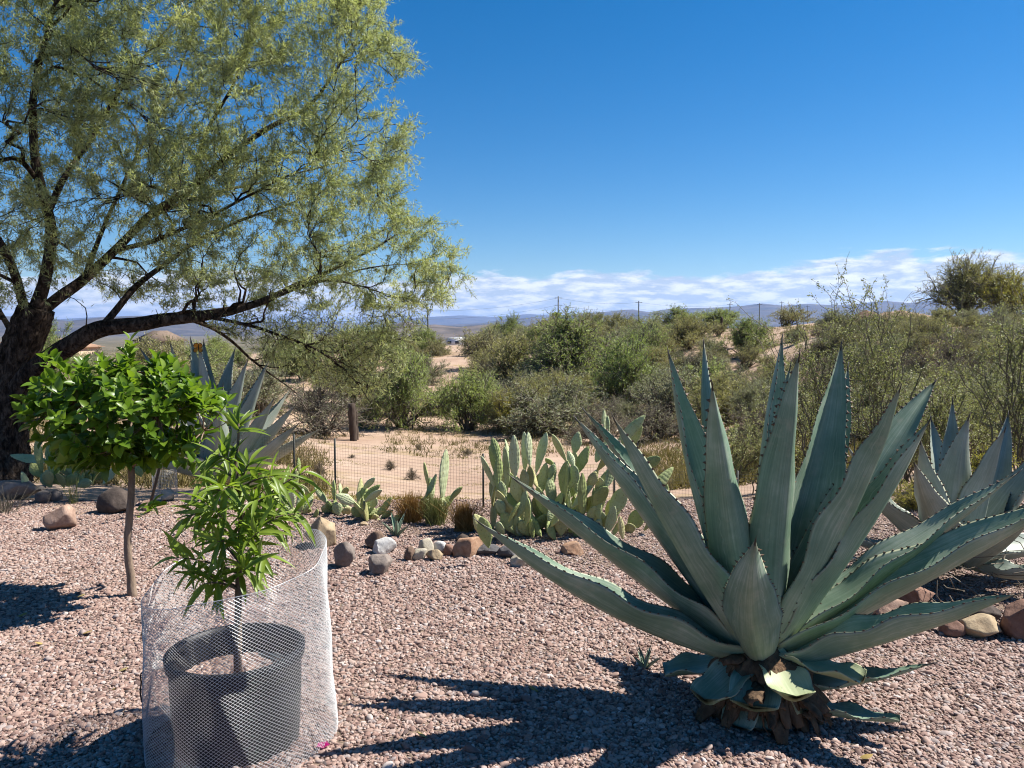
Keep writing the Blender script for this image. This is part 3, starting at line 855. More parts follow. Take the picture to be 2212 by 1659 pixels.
def cactus(name, org_px, label, pads, ox, oy, Yc, seed, kinds='ggb', dY=.22, fillers=0, width=.3, sx=.26667):
    """pads in a local sheet of measurements: base x,y  tip x,y  width."""
    r_ = np.random.default_rng(seed); random.seed(seed)
    org = gp(*org_px)
    root = empty(name, org, label, 'prickly pear')
    pts_ = []
    for p in pads:
        bx, by, tx, ty, w = p[:5]
        k = p[5] if len(p) > 5 else random.choice(kinds)
        y = Yc + r_.uniform(-dY, dY)
        B = at(ox + bx * sx, oy + by * sx, y); T_ = at(ox + tx * sx, oy + ty * sx, y + r_.uniform(-.08, .08))
        B = B - (T_ - B) * .10; B[2] = max(B[2], -0.01)
        L = np.linalg.norm(T_ - B); ww = w * sx * mpp(y)
        W = max(ww, 0.26 * L, 0.06); W = min(W, 0.17)
        face = math.degrees(math.acos(min(1, ww / W))) * r_.choice([-1, 1])
        add_pad(root, org, B, T_, W, face, k)
        # the older pads that carry it, down to the ground
        pts_.append(T_); b = B
        for _ in range(4):
            if b[2] < .06: break
            near = [q for q in pts_ if q[2] < b[2] - .04 and np.linalg.norm(q - b) < .16]
            if near and r_.uniform() < .7: break
            L2 = min(r_.uniform(.17, .26), b[2] / .8 + .03)
            d = norm(np.array((0.45 * (org[0] + .5 * (b[0] - org[0]) - b[0]) + r_.normal(0, .05), .3 * (org[1] + .15 - b[1]), -.22)))
            nb = b + d * L2
            nb[2] = max(nb[2], -.02)
            add_pad(root, org, nb, b - d * .02, r_.uniform(.085, .13), r_.uniform(-80, 80), random.choice(kinds + 'o'), .03)
            pts_.append(b); b = nb
    for i in range(fillers):
        bx = org[0] + float(np.clip(r_.normal(0, width), -1.1 * width, 1.1 * width)); by = org[1] + r_.normal(0, .22)
        z = abs(r_.normal(0, .14)); L = r_.uniform(.14, .26)
        d = norm(np.array((r_.normal(0, .5), r_.normal(0, .4), 1)))
        B = np.array((bx, by, z - .02))
        add_pad(root, org, B, B + d * L, r_.uniform(.09, .13), r_.uniform(-90, 90), random.choice(kinds + 'o'))
    return root
A_ = [(440, 520, 430, 205, 90, 'b'), (515, 480, 512, 180, 62, 'b'), (560, 450, 545, 180, 62, 'b'), (615, 495, 695, 185, 78, 'b'), (640, 680, 690, 430, 88, 'b'),
      (370, 650, 355, 300, 55, 'b'), (300, 640, 312, 375, 75, 'g'), (275, 510, 232, 290, 42), (315, 440, 258, 228, 75, 'g'), (285, 640, 165, 375, 42),
      (430, 550, 358, 240, 26), (360, 750, 320, 575, 75, 'b'), (430, 770, 420, 635, 62), (520, 660, 508, 480, 78, 'o'), (570, 630, 560, 455, 66, 'o'),
      (525, 960, 500, 630, 135, 'o'), (340, 840, 300, 730, 82), (470, 1010, 440, 835, 105, 'o'), (640, 1010, 530, 840, 82, 'g'), (585, 1060, 570, 890, 52),
      (850, 410, 742, 200, 52), (925, 340, 955, 178, 84, 'b'), (915, 460, 868, 335, 62), (950, 500, 1035, 295, 84, 'g'), (935, 660, 900, 475, 85),
      (840, 740, 862, 425, 42), (985, 830, 985, 512, 78, 'g'), (1060, 610, 1092, 500, 82, 'o'), (1280, 280, 1495, 45, 92, 'g'), (1370, 300, 1465, 125, 74, 'g'),
      (1470, 470, 1615, 388, 95, 'g'), (1560, 660, 1722, 465, 82, 'g'), (1650, 780, 1672, 605, 62, 'g'), (1750, 940, 1735, 865, 72), (1770, 1050, 1842, 975, 54, 'g'),
      (885, 810, 858, 675, 52), (1105, 990, 1088, 845, 84, 'b'), (1225, 1020, 1210, 730, 105, 'g'), (1312, 1200, 1288, 865, 56, 'o'), (1370, 1130, 1360, 920, 95, 'o'),
      (1175, 250, 1160, 0, 44), (1195, 210, 1188, 50, 26), (260, 1010, 30, 960, 92), (400, 950, 280, 925, 70, 'g'), (745, 440, 685, 395, 40),
      (1120, 880, 1080, 630, 84), (1140, 770, 1128, 550, 105), (1440, 1190, 1350, 1100, 110, 'g'), (1500, 1290, 1480, 1180, 90, 'o'), (1420, 1290, 1380, 1160, 90),
      (700, 980, 690, 840, 70, 'g'), (760, 900, 740, 700, 75, 'g'), (800, 1010, 810, 860, 80), (905, 980, 915, 820, 80, 'g'), (1010, 1020, 1000, 860, 90), (1180, 620, 1240, 420, 80),
      (1240, 520, 1270, 330, 75, 'g'), (880, 1060, 860, 930, 80), (960, 1080, 950, 940, 80, 'g'), (620, 860, 600, 700, 80, 'o'), (1560, 1320, 1540, 1210, 70), (720, 560, 760, 440, 60)]
cactus('prickly_pear', (1190, 1160), 'large clump of long-padded prickly pear behind the big agave leaves', A_, 995.4, 884.8, 6.02, 3, fillers=26, width=.42)
D_ = [(1372, 870, 1402, 458, 74, 'b'), (1265, 770, 1224, 565, 22), (1282, 880, 1274, 685, 64, 'b'), (1235, 850, 1322, 660, 44, 'g'), (1320, 960, 1465, 835, 82, 'g'), (1435, 870, 1532, 762, 44, 'g'),
      (1310, 990, 1320, 860, 60), (1370, 960, 1375, 850, 70), (1250, 980, 1240, 850, 60, 'g')]
cactus('prickly_pear', (936, 1118), 'small prickly pear with one tall curved pad between the dry grass tufts', D_, 589.8, 847.9, 6.5, 9, dY=.1)
B_ = [(700, 940, 712, 692, 58, 'o'), (650, 890, 508, 828, 84, 'b'), (740, 775, 825, 688, 52, 'b'), (735, 840, 868, 748, 54, 'g'), (750, 880, 882, 788, 54, 'b'), (800, 940, 830, 848, 64), (870, 985, 962, 848, 54, 'g'),
      (795, 985, 930, 930, 60, 'g'), (885, 1010, 972, 952, 48, 'g'), (900, 1065, 945, 995, 62, 'g'), (955, 1050, 1042, 988, 42, 'g'), (835, 1060, 818, 985, 60, 'o'), (860, 1060, 850, 1020, 50, 'o'), (700, 1000, 640, 930, 70), (760, 1010, 750, 920, 70, 'g')]
cactus('prickly_pear', (792, 1120), 'sprawling prickly pear on the low soil heap by the wire fence', B_, 589.8, 847.9, 6.4, 13, dY=.12)
E_ = [(445, 895, 335, 768, 54, 'b'), (500, 870, 493, 708, 28), (545, 835, 540, 735, 22), (565, 840, 602, 768, 52, 'g'), (530, 985, 508, 888, 84, 'b'), (600, 930, 560, 850, 60, 'b'), (480, 960, 440, 880, 60)]
cactus('prickly_pear', (726, 1110), 'little prickly pear at the foot of the thin fence post', E_, 589.8, 847.9, 6.6, 17, dY=.08)
C_ = [(200, 965, 242, 775, 64, 'b'), (150, 940, 148, 785, 64), (255, 1010, 322, 818, 64, 'b'), (200, 985, 242, 875, 54, 'g'), (60, 910, 48, 795, 95, 'g'), (100, 930, 112, 835, 60), (205, 640, 204, 528, 28), (325, 1015, 362, 948, 34, 'g'),
      (20, 920, 10, 820, 90, 'g'), (120, 990, 100, 900, 80, 'b'), (270, 1010, 300, 940, 50), (170, 800, 195, 630, 50, 'g')]
cactus('prickly_pear', (640, 1112), 'prickly pear with blue-green pads half hidden behind the peach tree', C_, 589.8, 847.9, 6.6, 19, dY=.1, fillers=4, width=.12)
# the dark one in the mesquite's shade: broad pads (measured on another sheet)
G_ = [(385, 205, 85, 150, 70, 'b'), (350, 290, 300, 25, 62, 'g'), (430, 250, 400, 60, 70, 'g'), (560, 300, 480, 100, 120, 'b'), (470, 300, 420, 190, 90, 'g'), (620, 310, 560, 180, 100, 'b'), (700, 300, 690, 160, 90, 'g'),
      (640, 420, 760, 370, 80, 'b'), (560, 420, 640, 300, 90, 'g'), (800, 350, 900, 280, 80, 'g'), (780, 300, 800, 180, 90, 'g'), (500, 420, 430, 280, 100, 'g'), (330, 320, 260, 210, 90, 'g'), (860, 380, 960, 250, 70, 'b'), (600, 260, 640, 60, 100, 'g'), (720, 220, 760, 60, 100, 'g')]
cactus('prickly_pear', (200, 1048), 'dark broad-padded prickly pear in the shade beside the mesquite trunk', G_, 0, 943.7, 7.95, 23, dY=.3, fillers=10, width=.35, sx=.2613)

# ================================================================== rocks
def ico(sub):
    import bmesh
    bm = bmesh.new(); bmesh.ops.create_icosphere(bm, subdivisions=sub, radius=1.0)
    V = np.array([v.co[:] for v in bm.verts]); Fc = np.array([[v.index for v in f.verts] for f in bm.faces])
    bm.free(); return V, Fc
ICO4, ICOF4 = ico(4); ICO3, ICOF3 = ico(3)
def rock(px0, py0, px1, py1, mat, label, name='rock', angular=.5, seed=0, cat='rock', dfac=.9, sink=.26, group=None, z=None, lumps=.16):
    """A rock whose silhouette fills the given box, standing on the ground at its lower edge."""
    r_ = np.random.default_rng(seed + 100)
    if name == 'rock': angular = min(1, angular + .3)
    cx = (px0 + px1) / 2
    b = gp(cx, py1 - (py1 - py0) * .06)
    if z is not None: b = gp(cx, py1, z)
    Y = b[1]
    w = (px1 - px0) * mpp(Y); h = (py1 - py0) * mpp(Y) * .98
    V = ICO4.copy() if w > .12 else ICO3.copy()
    Fc = ICOF4 if w > .12 else ICOF3
    for i in range(int(6 + angular * 16)):
        d = norm(r_.normal(size=3)); lim = r_.uniform(.55, .82) if angular > .3 else r_.uniform(.8, .96)
        e = V @ d; V = V - np.maximum(e - lim, 0)[:, None] * d * (1.0 if angular > .3 else .6)
    V = V * (1 + (lumps if angular < .45 else .05) * vnoise(V, 1.6, seed, 3) + .04 * vnoise(V, 6, seed + 3, 3) + .02 * angular * vnoise(V, 15, seed + 5, 2))[:, None]
    mn, mx = V.min(0), V.max(0)
    V = (V - mn) / (mx - mn) - np.array((.5, .5, 0))
    dep = w * dfac
    V = V * np.array((w, dep, h * (1 + sink)))
    c = np.array((b[0], b[1] + dep * .35, (0 if z is None else z) - h * sink))
    return solo(name, V + c, Fc, mat, (c[0], c[1], c[2]), label, cat, group)
MR = {k: rock_mat('rock_' + k, *c) for k, c in dict(
    tan=((.30, .21, .13), (.46, .35, .22), (.58, .47, .32)), brown=((.12, .075, .055), (.21, .14, .10), (.30, .21, .16)),
    grey=((.16, .13, .11), (.28, .23, .20), (.38, .33, .29)), white=((.52, .50, .47), (.66, .64, .61), (.76, .75, .72)),
    orange=((.30, .15, .09), (.44, .26, .16), (.56, .42, .31)), slate=((.07, .065, .065), (.12, .115, .12), (.20, .19, .19)),
    cream=((.42, .36, .26), (.58, .51, .39), (.68, .62, .51)), pink=((.28, .17, .125), (.42, .28, .21), (.54, .40, .32)),
    red=((.16, .085, .06), (.26, .15, .11), (.36, .23, .18)), river=((.10, .085, .075), (.17, .145, .13), (.25, .22, .20)),
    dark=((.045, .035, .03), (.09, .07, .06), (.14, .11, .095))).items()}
def rz2(a, b, c, d): return 589.8 + a * .26667, 847.9 + c * .26667, 589.8 + b * .26667, 847.9 + d * .26667
for i, (box, m, lab, ang) in enumerate([
    ((228, 498, 1018, 1282), 'tan', 'big blocky tan boulder with a pale flat top beside the wire cage', .9),
    ((484, 655, 1212, 1432), 'grey', 'upright cracked grey-brown rock next to the tan boulder', .6),
    ((728, 925, 1138, 1280), 'brown', 'rounded brown rock behind the white rock', .3),
    ((792, 992, 1188, 1322), 'white', 'bright white smooth rock in front of the rounded brown rock', .35),
    ((752, 955, 1332, 1488), 'grey', 'oblong pinkish grey cobble lying alone on the gravel', .15),
    ((1056, 1150, 1255, 1372), 'brown', 'small dark brown wedge rock leaning on the cream rocks', .9),
    ((1165, 1300, 1188, 1330), 'cream', 'pointed cream rock standing up in the border', 1.),
    ((1125, 1245, 1270, 1365), 'cream', 'low cream rock lying before the pointed cream rock', .9),
    ((1235, 1375, 1280, 1372), 'tan', 'crumbly tan rock beside the low cream rock', .9),
    ((1285, 1415, 1215, 1310), 'white', 'flat pale grey-white rock behind the crumbly tan rock', .5),
    ((1372, 1475, 1235, 1335), 'red', 'dark red-brown rock tucked against the orange-stained rock', .6),
    ((1446, 1695, 1186, 1348), 'orange', 'pale rock with orange stain and a faceted face', .8),
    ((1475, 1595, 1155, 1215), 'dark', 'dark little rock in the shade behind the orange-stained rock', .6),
    ((1632, 1845, 1242, 1335), 'slate', 'dark slate-grey flat rock in the border', .8),
    ((1805, 1975, 1262, 1362), 'slate', 'dark wedge rock right beside the slate-grey flat rock', 1.),
    ((1815, 1900, 1192, 1232), 'grey', 'grey flat stone behind the dark wedge rock', .6),
    ((1918, 2120, 1315, 1432), 'cream', 'cream-white rock under the lowest agave leaf', .5),
    ((2330, 2520, 1225, 1335), 'orange', 'rough orange-pink rock seen between two agave leaves', .7),
    ((690, 770, 1050, 1092), 'tan', 'flat tan stone below the sprawling prickly pear', .6),
    ((560, 605, 1005, 1030), 'tan', 'small tan stone at the foot of the prickly pears', .6)]):
    x0, y0, x1, y1 = rz2(*box)
    rock(x0, y0, x1, y1, MR[m], lab, angular=ang, seed=i)
rock(85, 1095, 151, 1150, MR['pink'], 'lone chunky pinkish tan rock on the gravel left of the citrus trunk', angular=.95, seed=31)
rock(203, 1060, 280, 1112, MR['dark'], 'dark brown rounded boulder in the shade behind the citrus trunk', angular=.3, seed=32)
rock(340, 1058, 372, 1084, MR['cream'], 'pale stone by the wire roll at the agave foot', angular=.5, seed=33)
rock(300, 1082, 345, 1104, MR['pink'], 'low pink stone behind the citrus trunk', angular=.6, seed=34)
for i, (b, lab) in enumerate([((70, 1062, 105, 1088), 'smooth river stone at the left of the little pile by the slab'), ((103, 1060, 130, 1085), 'smooth river stone at the front of the little pile'),
                              ((64, 1050, 92, 1066), 'flat river stone on the back of the little pile'), ((112, 1058, 127, 1084), 'narrow upright river stone closing the little pile'),
                              ((80, 1048, 96, 1058), 'pale pebble on top of the river stone pile'), ((86, 1058, 108, 1072), 'pale streaked river stone in the middle of the pile')]):
    rock(*b, MR['river'] if i < 4 else MR['grey'], lab, name='river_stone', angular=.05, seed=40 + i, lumps=.06, cat='stone')
# flat slab by the trunk
rock(-40, 1042, 74, 1080, MR['grey'], 'flat grey stone slab at the foot of the mesquite', name='stone_slab', angular=.9, seed=50, dfac=.7)
for i, (b, m, lab) in enumerate([((1888, 1298, 1986, 1346), 'pink', 'rounded pitted pink rock poking out above the low agave leaf'), ((1938, 1268, 2033, 1314), 'red', 'reddish brown rounded rock behind the pitted pink rock'),
                                 ((2090, 1337, 2177, 1381), 'tan', 'smooth sunlit tan cobble below the low agave leaf tip'), ((2177, 1308, 2262, 1386), 'red', 'dark red-brown boulder beside the smooth tan cobble'),
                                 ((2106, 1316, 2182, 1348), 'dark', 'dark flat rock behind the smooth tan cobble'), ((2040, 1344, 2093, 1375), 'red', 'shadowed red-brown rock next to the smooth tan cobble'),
                                 ((1760, 1352, 1800, 1380), 'cream', 'small pale stone behind the big agave base'), ((1835, 1330, 1880, 1362), 'red', 'small reddish rock behind the big agave base'),
                                 ((1760, 1288, 1850, 1325), 'grey', 'grey-blue border rock glimpsed behind the big agave base')]):
    rock(*b, MR[m], lab, angular=.2, seed=60 + i, lumps=.1)

# ================================================================== citrus tree
M_cit = leaf_mat('citrus_leaf', (0.045, 0.095, 0.010), (0.115, 0.205, 0.018), (0.25, 0.35, 0.04), .36, .36, .4, 3.0, 1.5, .85)
M_citbark = bark_mat('citrus_bark', (0.15, 0.105, 0.075), (0.36, 0.27, 0.20), 40, .3, .4)
M_peach = leaf_mat('peach_leaf', (0.075, 0.13, 0.016), (0.165, 0.245, 0.03), (0.29, 0.38, 0.06), .4, .42, .4, 4.0, 1.5, .85)
M_peachbark = bark_mat('peach_bark', (0.09, 0.065, 0.05), (0.22, 0.17, 0.13), 60, .4, .4)
def leaf_template(stations, halfw, droop, fold):
    """Leaf folded along its midrib and curling down; x along, y across, z out."""
    V, Q = [], []
    for i, (x, w) in enumerate(zip(stations, halfw)):
        z = -droop * x * x
        V += [(x, -w, z + fold * w), (x, 0, z), (x, w, z + fold * w)]
    for i in range(len(stations) - 1):
        a = i * 3
        Q += [(a, a + 1, a + 4, a + 3), (a + 1, a + 2, a + 5, a + 4)]
    return np.array(V, float), np.array(Q)
cit_t = [leaf_template([0, .12, .35, .62, .85, 1], [.02, .17, .26, .24, .13, .004], d, f) for d, f in ((.15, .5), (.35, .35), (.05, .7))]
pea_t = [leaf_template([0, .1, .3, .55, .8, 1], [.012, .07, .105, .10, .06, .003], d, f) for d, f in ((.35, .6), (.6, .8), (.2, .4))]
cit_m = [mesh('leaf', v, f, M_cit) for v, f in cit_t]
pea_m = [mesh('leaf', v, f, M_peach) for v, f in pea_t]
def leaf_objects(root, org, meshes, pos, d, nrm, L, W, name='leaf'):
    d = norm(d); s = norm(np.cross(nrm, d)); n = np.cross(d, s)
    for i in range(len(pos)):
        X, Yv, Z, p = d[i] * L[i], s[i] * W[i], n[i] * W[i], pos[i] - org
        o = bpy.data.objects.new(name, meshes[i % len(meshes)])
        link(o, root)
        o.matrix_local = Matrix(((X[0], Yv[0], Z[0], p[0]), (X[1], Yv[1], Z[1], p[1]), (X[2], Yv[2], Z[2], p[2]), (0, 0, 0, 1)))
tc_ = gp(286, 1287); YT = float(tc_[1])
CT = empty('citrus_tree', tc_, 'small citrus tree with a dense round glossy green crown on a thin pale trunk', 'tree')
trunk = smooth_path([np.append(at(x, y, YT), r) for x, y, r in ((288, 1290, .029), (283, 1255, .025), (275, 1180, .022), (281, 1110, .0215), (285, 1050, .02), (283, 1010, .019))], 24)
trunk[0, 2] = -.02
trunk[:, :3] += np.stack([vnoise(trunk[:, :3], 9, 3, 2), vnoise(trunk[:, :3], 9, 4, 2), np.zeros(24)], -1) * .006
kn = 1 + .14 * vnoise(trunk[:, :3], 30, 8, 2)
parts_ = [tubes(trunk[:, :3], trunk[:, 3] * kn, 9)]
fork = trunk[-1, :3]
r_ = np.random.default_rng(12)
cc = at(272, 880, YT); CRX, CRY, CRZ = .52, .48, .27
limb_ends = []
for (x, y, dy) in ((262, 960, -.1), (308, 950, .1), (235, 900, .15), (340, 890, -.12), (290, 880, .25), (180, 860, -.05), (400, 880, .05), (280, 800, 0), (130, 880, .1), (440, 930, .0)):
    e = at(x, y, YT + dy); limb_ends.append(e)
    c = bez(fork, fork + np.array((0, 0, .12)) + .25 * (e - fork), e, 9)
    parts_.append(tubes(c, np.linspace(.016, .005, 9), 6))
v, f = merge(parts_)
part('trunk', CT, v, f, M_citbark, tc_)
# sprigs through the crown
sp_pos, sp_dir = [], []
while len(sp_pos) < 250:
    q = norm(r_.normal(size=3)); rad = r_.uniform(.35, 1.0) ** .45
    if q[2] < -.92: continue
    bump_ = 1 + .10 * vnoise(q[None], 2.2, 4, 2)[0]
    p = cc + q * np.array((CRX, CRY, CRZ if q[2] > 0 else .40)) * rad * bump_
    sp_pos.append(p); sp_dir.append(norm(q * np.array((1, 1, .6)) + np.array((0, 0, .75)) + r_.normal(0, .25, 3)))
for (x, y, dy, dx) in ((278, 772, -.1, 0), (281, 745, -.1, 0), (270, 790, -.1, 0), (58, 892, -.1, -.8), (90, 870, 0, -.6), (120, 785, -.1, -.2), (135, 800, 0, -.2), (180, 800, -.2, 0), (350, 815, -.2, .2), (410, 850, -.2, .3), (490, 870, -.1, .5), (500, 905, 0, .6), (345, 795, .1, .1), (440, 880, -.2, .3), (225, 800, -.25, 0), (100, 780, .1, -.2)):
    sp_pos.append(at(x, y, YT + dy)); sp_dir.append(norm(np.array((dx, -.1, 1.0))))
for _ in range(34):
    sp_pos.append(at(r_.uniform(120, 440), r_.uniform(945, 1005), YT + r_.uniform(-.35, .3))); sp_dir.append(norm(np.array((r_.normal(0, .6), r_.normal(-.2, .5), -.1))))
sp_pos = np.array(sp_pos); sp_dir = np.array(sp_dir)
LP, LD, LN, LL = [], [], [], []
for p, d in zip(sp_pos, sp_dir):
    n = r_.integers(7, 11); sl = r_.uniform(.07, .12)
    a = norm(np.cross(d, r_.normal(size=3))); b = np.cross(d, a); ph = r_.uniform(0, 6.3)
    for i in range(n):
        u = i / (n - 1); an = ph + i * 2.4
        out = math.cos(an) * a + math.sin(an) * b
        spread = 1.15 - .75 * u
        ld = norm(d * (1.0 - .35 * spread) + out * spread + np.array((0, 0, -.15 * (1 - u))))
        LP.append(p + d * (u - .6) * sl + out * .004); LD.append(ld)
        LN.append(norm(d * .9 - out * .5 + np.array((0, 0, .5)) + r_.normal(0, .22, 3))); LL.append(r_.uniform(.062, .098) * (1.05 - .25 * u))
LP, LD, LN, LL = map(np.array, (LP, LD, LN, LL))
tw0 = np.array(limb_ends)[np.argmin(((sp_pos[:, None] - np.array(limb_ends)[None]) ** 2).sum(-1), 1)]
tw = np.stack([tw0 * (1 - u) + (sp_pos - sp_dir * .05 * (1 - u)) * u + np.array((0, 0, -.03)) * u * (1 - u) for u in np.linspace(0, 1, 5)], 1)
v, f = tubes(tw, np.tile(np.linspace(.005, .002, 5), (len(tw), 1)), 4)
part('twigs', CT, v, f, M_citbark, tc_, kind='stuff')
vis = -(LP[:, 1] - cc[1]) / .5 + .6 * (LP[:, 2] - cc[2]) / .3 + .5 * (LP[:, 0] - cc[0]) ** 2 / .3
order = np.argsort(-vis); big_i, rest = order[:300], order[300:]
leaf_objects(CT, tc_, cit_m, LP[big_i], LD[big_i], LN[big_i], LL[big_i], LL[big_i] * 1.15)
pp = [scatter(*cit_t[k], LP[rest][k::3], LD[rest][k::3], LN[rest][k::3], LL[rest][k::3], LL[rest][k::3] * 1.15) for k in range(3)]
v, f = merge(pp)
part('foliage', CT, v, f, M_cit, tc_, kind='stuff')
# low sprout and leaves on the trunk
for (bx, by, ex, ey) in ((282, 1110, 330, 1085), (280, 1130, 338, 1092)):
    B, E = at(bx, by, YT), at(ex, ey, YT - .1)
    n = 7
    P = B + (E - B) * np.linspace(.3, 1, n)[:, None]
    leaf_objects(CT, tc_, cit_m, P, norm((E - B)[None] + r_.normal(0, .12, (n, 3))), np.tile((0, -.3, 1.), (n, 1)) + r_.normal(0, .2, (n, 3)), np.full(n, .085), np.full(n, .07))
# black stake leaning by the tree
st0 = gp(318, 1108); st1 = at(356, 965, st0[1] - .3); st0[2] = -.03
v, f = tubes(np.array([st0, (st0 + st1) / 2, st1]), np.array([.014, .013, .012]), 8)
solo('leaning_stake', v, f, plain('black_stake', (.02, .02, .022), .5, .4), st0, 'black stake leaning into the citrus crown', 'stake')

# ================================================================== potted peach tree in its wire cage
YP = 2.92
pc = at(510, 1400, YP); pc[2] = 0.0
PR, PB, PH = .253, .232, .37
M_pot = plain('pot_plastic', (.014, .014, .016), .5, .22, var=.3, scale=5)
th = np.linspace(0, 2 * np.pi, 72, endpoint=False)
prof = [(PB * .98, 0), (PB, .004), (PB + (PR - PB) * .55, .22), (PR - .008, PH - .045), (PR + .004, PH - .042), (PR + .008, PH - .004), (PR + .002, PH), (PR - .014, PH), (PR - .018, PH - .03), (PR - .03, PH - .11), (PR - .032, PH - .16)]
V = np.concatenate([np.stack([pc[0] + r * np.cos(th), pc[1] + r * np.sin(th), np.full(72, z)], -1) for r, z in prof])
i_ = np.arange(len(prof) - 1)[:, None] * 72; j_ = np.arange(72)[None]
Q = np.stack([i_ + j_, i_ + (j_ + 1) % 72, i_ + 72 + (j_ + 1) % 72, i_ + 72 + j_], -1).reshape(-1, 4)
POT = empty('plant_pot', pc, 'black plastic nursery pot filled with gravel inside the wire cage', 'pot')
part('pot_wall', POT, V, Q, M_pot, pc)
PZ = PH - .125
rr_ = np.linspace(0, PR - .03, 7)
V = np.concatenate([np.stack([pc[0] + r * np.cos(th), pc[1] + r * np.sin(th), np.full(72, PZ) + .006 * np.sin(th * 3 + r * 20)], -1) for r in rr_[1:]] + [np.array([[pc[0], pc[1], PZ]])])
i_ = np.arange(5)[:, None] * 72
Q = np.stack([i_ + j_, i_ + 72 + j_, i_ + 72 + (j_ + 1) % 72, i_ + (j_ + 1) % 72], -1).reshape(-1, 4)
T3 = np.stack([np.full(72, 72 * 6), np.arange(72), (np.arange(72) + 1) % 72], -1)
part('soil', POT, V, [T3, Q], M_ground, pc)

PT = empty('peach_tree', np.array((pc[0], pc[1], PZ)), 'slender young peach tree with long drooping leaves growing in the caged pot', 'tree')
porg = np.array((pc[0], pc[1], PZ))
def PA(x, y, dy): return at(x, y, YP + dy)
stem = smooth_path([np.append(PA(x, y, 0), r) for x, y, r in ((513, 1440, .016), (514, 1360, .0145), (515, 1285, .0135), (517, 1220, .012), (521, 1150, .011), (518, 1080, .009), (509, 1010, .007), (514, 960, .0055), (516, 915, .0035))], 30)
stem[0, 2] = PZ - .02
br = [(517, 1240, 380, 1205, -.12), (515, 1275, 440, 1262, -.15), (518, 1215, 425, 1130, .08), (520, 1180, 600, 1120, -.05), (519, 1150, 640, 1110, .08), (519, 1120, 660, 1018, .05), (515, 1060, 590, 1030, -.15), (517, 1090, 440, 1050, -.08),
      (512, 1040, 450, 1010, .1), (515, 1060, 540, 1000, .0), (520, 1180, 460, 1100, -.18), (517, 1230, 570, 1200, -.15), (520, 1160, 555, 1080, -.2), (510, 1015, 470, 985, -.05), (517, 1100, 400, 1120, -.1), (520, 1140, 610, 1060, .15), (516, 1250, 530, 1230, -.2), (515, 1060, 480, 1060, -.2), (518, 1200, 560, 1150, -.22), (518, 1190, 470, 1170, -.2), (515, 1270, 410, 1240, -.05)]
parts_ = [tubes(stem[:, :3], stem[:, 3] * (1 + .08 * vnoise(stem[:, :3], 40, 2, 2)), 9)]
LP, LD, LN, LL = [], [], [], []
r_ = np.random.default_rng(21)
def peach_leaves(c, n, start=.25, tipn=5):
    T = norm(np.gradient(c, axis=0)); k = len(c)
    for i in range(n):
        u = start + (1 - start) * i / max(1, n - 1); fi = u * (k - 1); i0 = min(int(fi), k - 2)
        p = c[i0] + (c[i0 + 1] - c[i0]) * (fi - i0); t = T[i0]
        out = norm(np.cross(t, r_.normal(size=3)))
        up = .45 if i >= n - tipn else .05
        ld = norm(out * .9 + t * .75 + np.array((0, 0, up - .3)) + r_.normal(0, .15, 3))
        LP.append(p); LD.append(ld); LN.append(norm(np.array((0, -.25, 1.0)) + r_.normal(0, .35, 3))); LL.append(r_.uniform(.085, .14))
for bx, by, ex, ey, dy in br:
    B, E = PA(bx, by, 0), PA(ex, ey, dy)
    c = bez(B, B * .5 + E * .5 + np.array((0, 0, .03)), E, 10)
    parts_.append(tubes(c, np.linspace(.0055, .002, 10), 5))
    peach_leaves(c, 19)
peach_leaves(stem[25:, :3], 12, .6, 8); peach_leaves(stem[14:21, :3], 26, .0, 0)
v, f = merge(parts_)
part('stem', PT, v, f, M_peachbark, porg)
LP, LD, LN, LL = map(np.array, (LP, LD, LN, LL))
print('peach leaves', len(LP))
leaf_objects(PT, porg, pea_m, LP[:300], LD[:300], LN[:300], LL[:300], LL[:300] * .8)
if len(LP) > 300:
    v, f = scatter(*pea_t[0], LP[300:], LD[300:], LN[300:], LL[300:], LL[300:] * .8)
    part('foliage', PT, v, f, M_peach, porg, kind='stuff')

# cage of expanded wire: open cylinder, slightly slumped, rim higher on the far right
CGR = .335
cgc = np.array((pc[0] + .012, pc[1] + .02, 0))
M_wire = plain('galvanised_wire', (.78, .79, .80), .35, .5, metal=.35, var=.12)
NU, NV = 124, 104
def cage_pt(u, v):
    a = u * 2 * np.pi / NU
    top = .685 + .075 * np.cos(a - R(35)) + .015 * np.sin(3 * a)
    z = v / NV * top
    r = CGR * (1 + .018 * np.sin(2 * a + 1) + .014 * np.sin(5 * a + z * 4)) + .02 * (1 - z) ** 2 - .012 * z + .006 * np.sin(9 * a + 11 * z) * np.sin(7 * z + a)
    return np.stack([cgc[0] + r * np.cos(a), cgc[1] + r * np.sin(a) + 0 * z, z], -1)
U_, V_ = np.meshgrid(np.arange(NU), np.arange(NV + 1), indexing='ij')
off = (V_ % 2) * .5
A0 = cage_pt(U_ + off, V_)                        # nodes of the diamond net
idx = lambda u, v: (u % NU, v)
segs = []
for v in range(NV):
    a = A0[:, v]; sh = 0 if v % 2 == 0 else 1
    b1 = A0[(np.arange(NU) + sh) % NU, v + 1]; b2 = A0[(np.arange(NU) + sh - 1) % NU, v + 1]
    segs += [np.stack([a, b1], 1), np.stack([a, b2], 1)]
segs = np.concatenate(segs)
v, f = tubes(segs, np.full(segs.shape[:2], .00078), 3, cap=False)
CGE = empty('wire_cage', cgc, 'open cylinder of galvanised expanded wire mesh standing round the pot', 'wire cage')
part('wire_mesh', CGE, v, f, M_wire, cgc, smooth=False, kind='stuff')
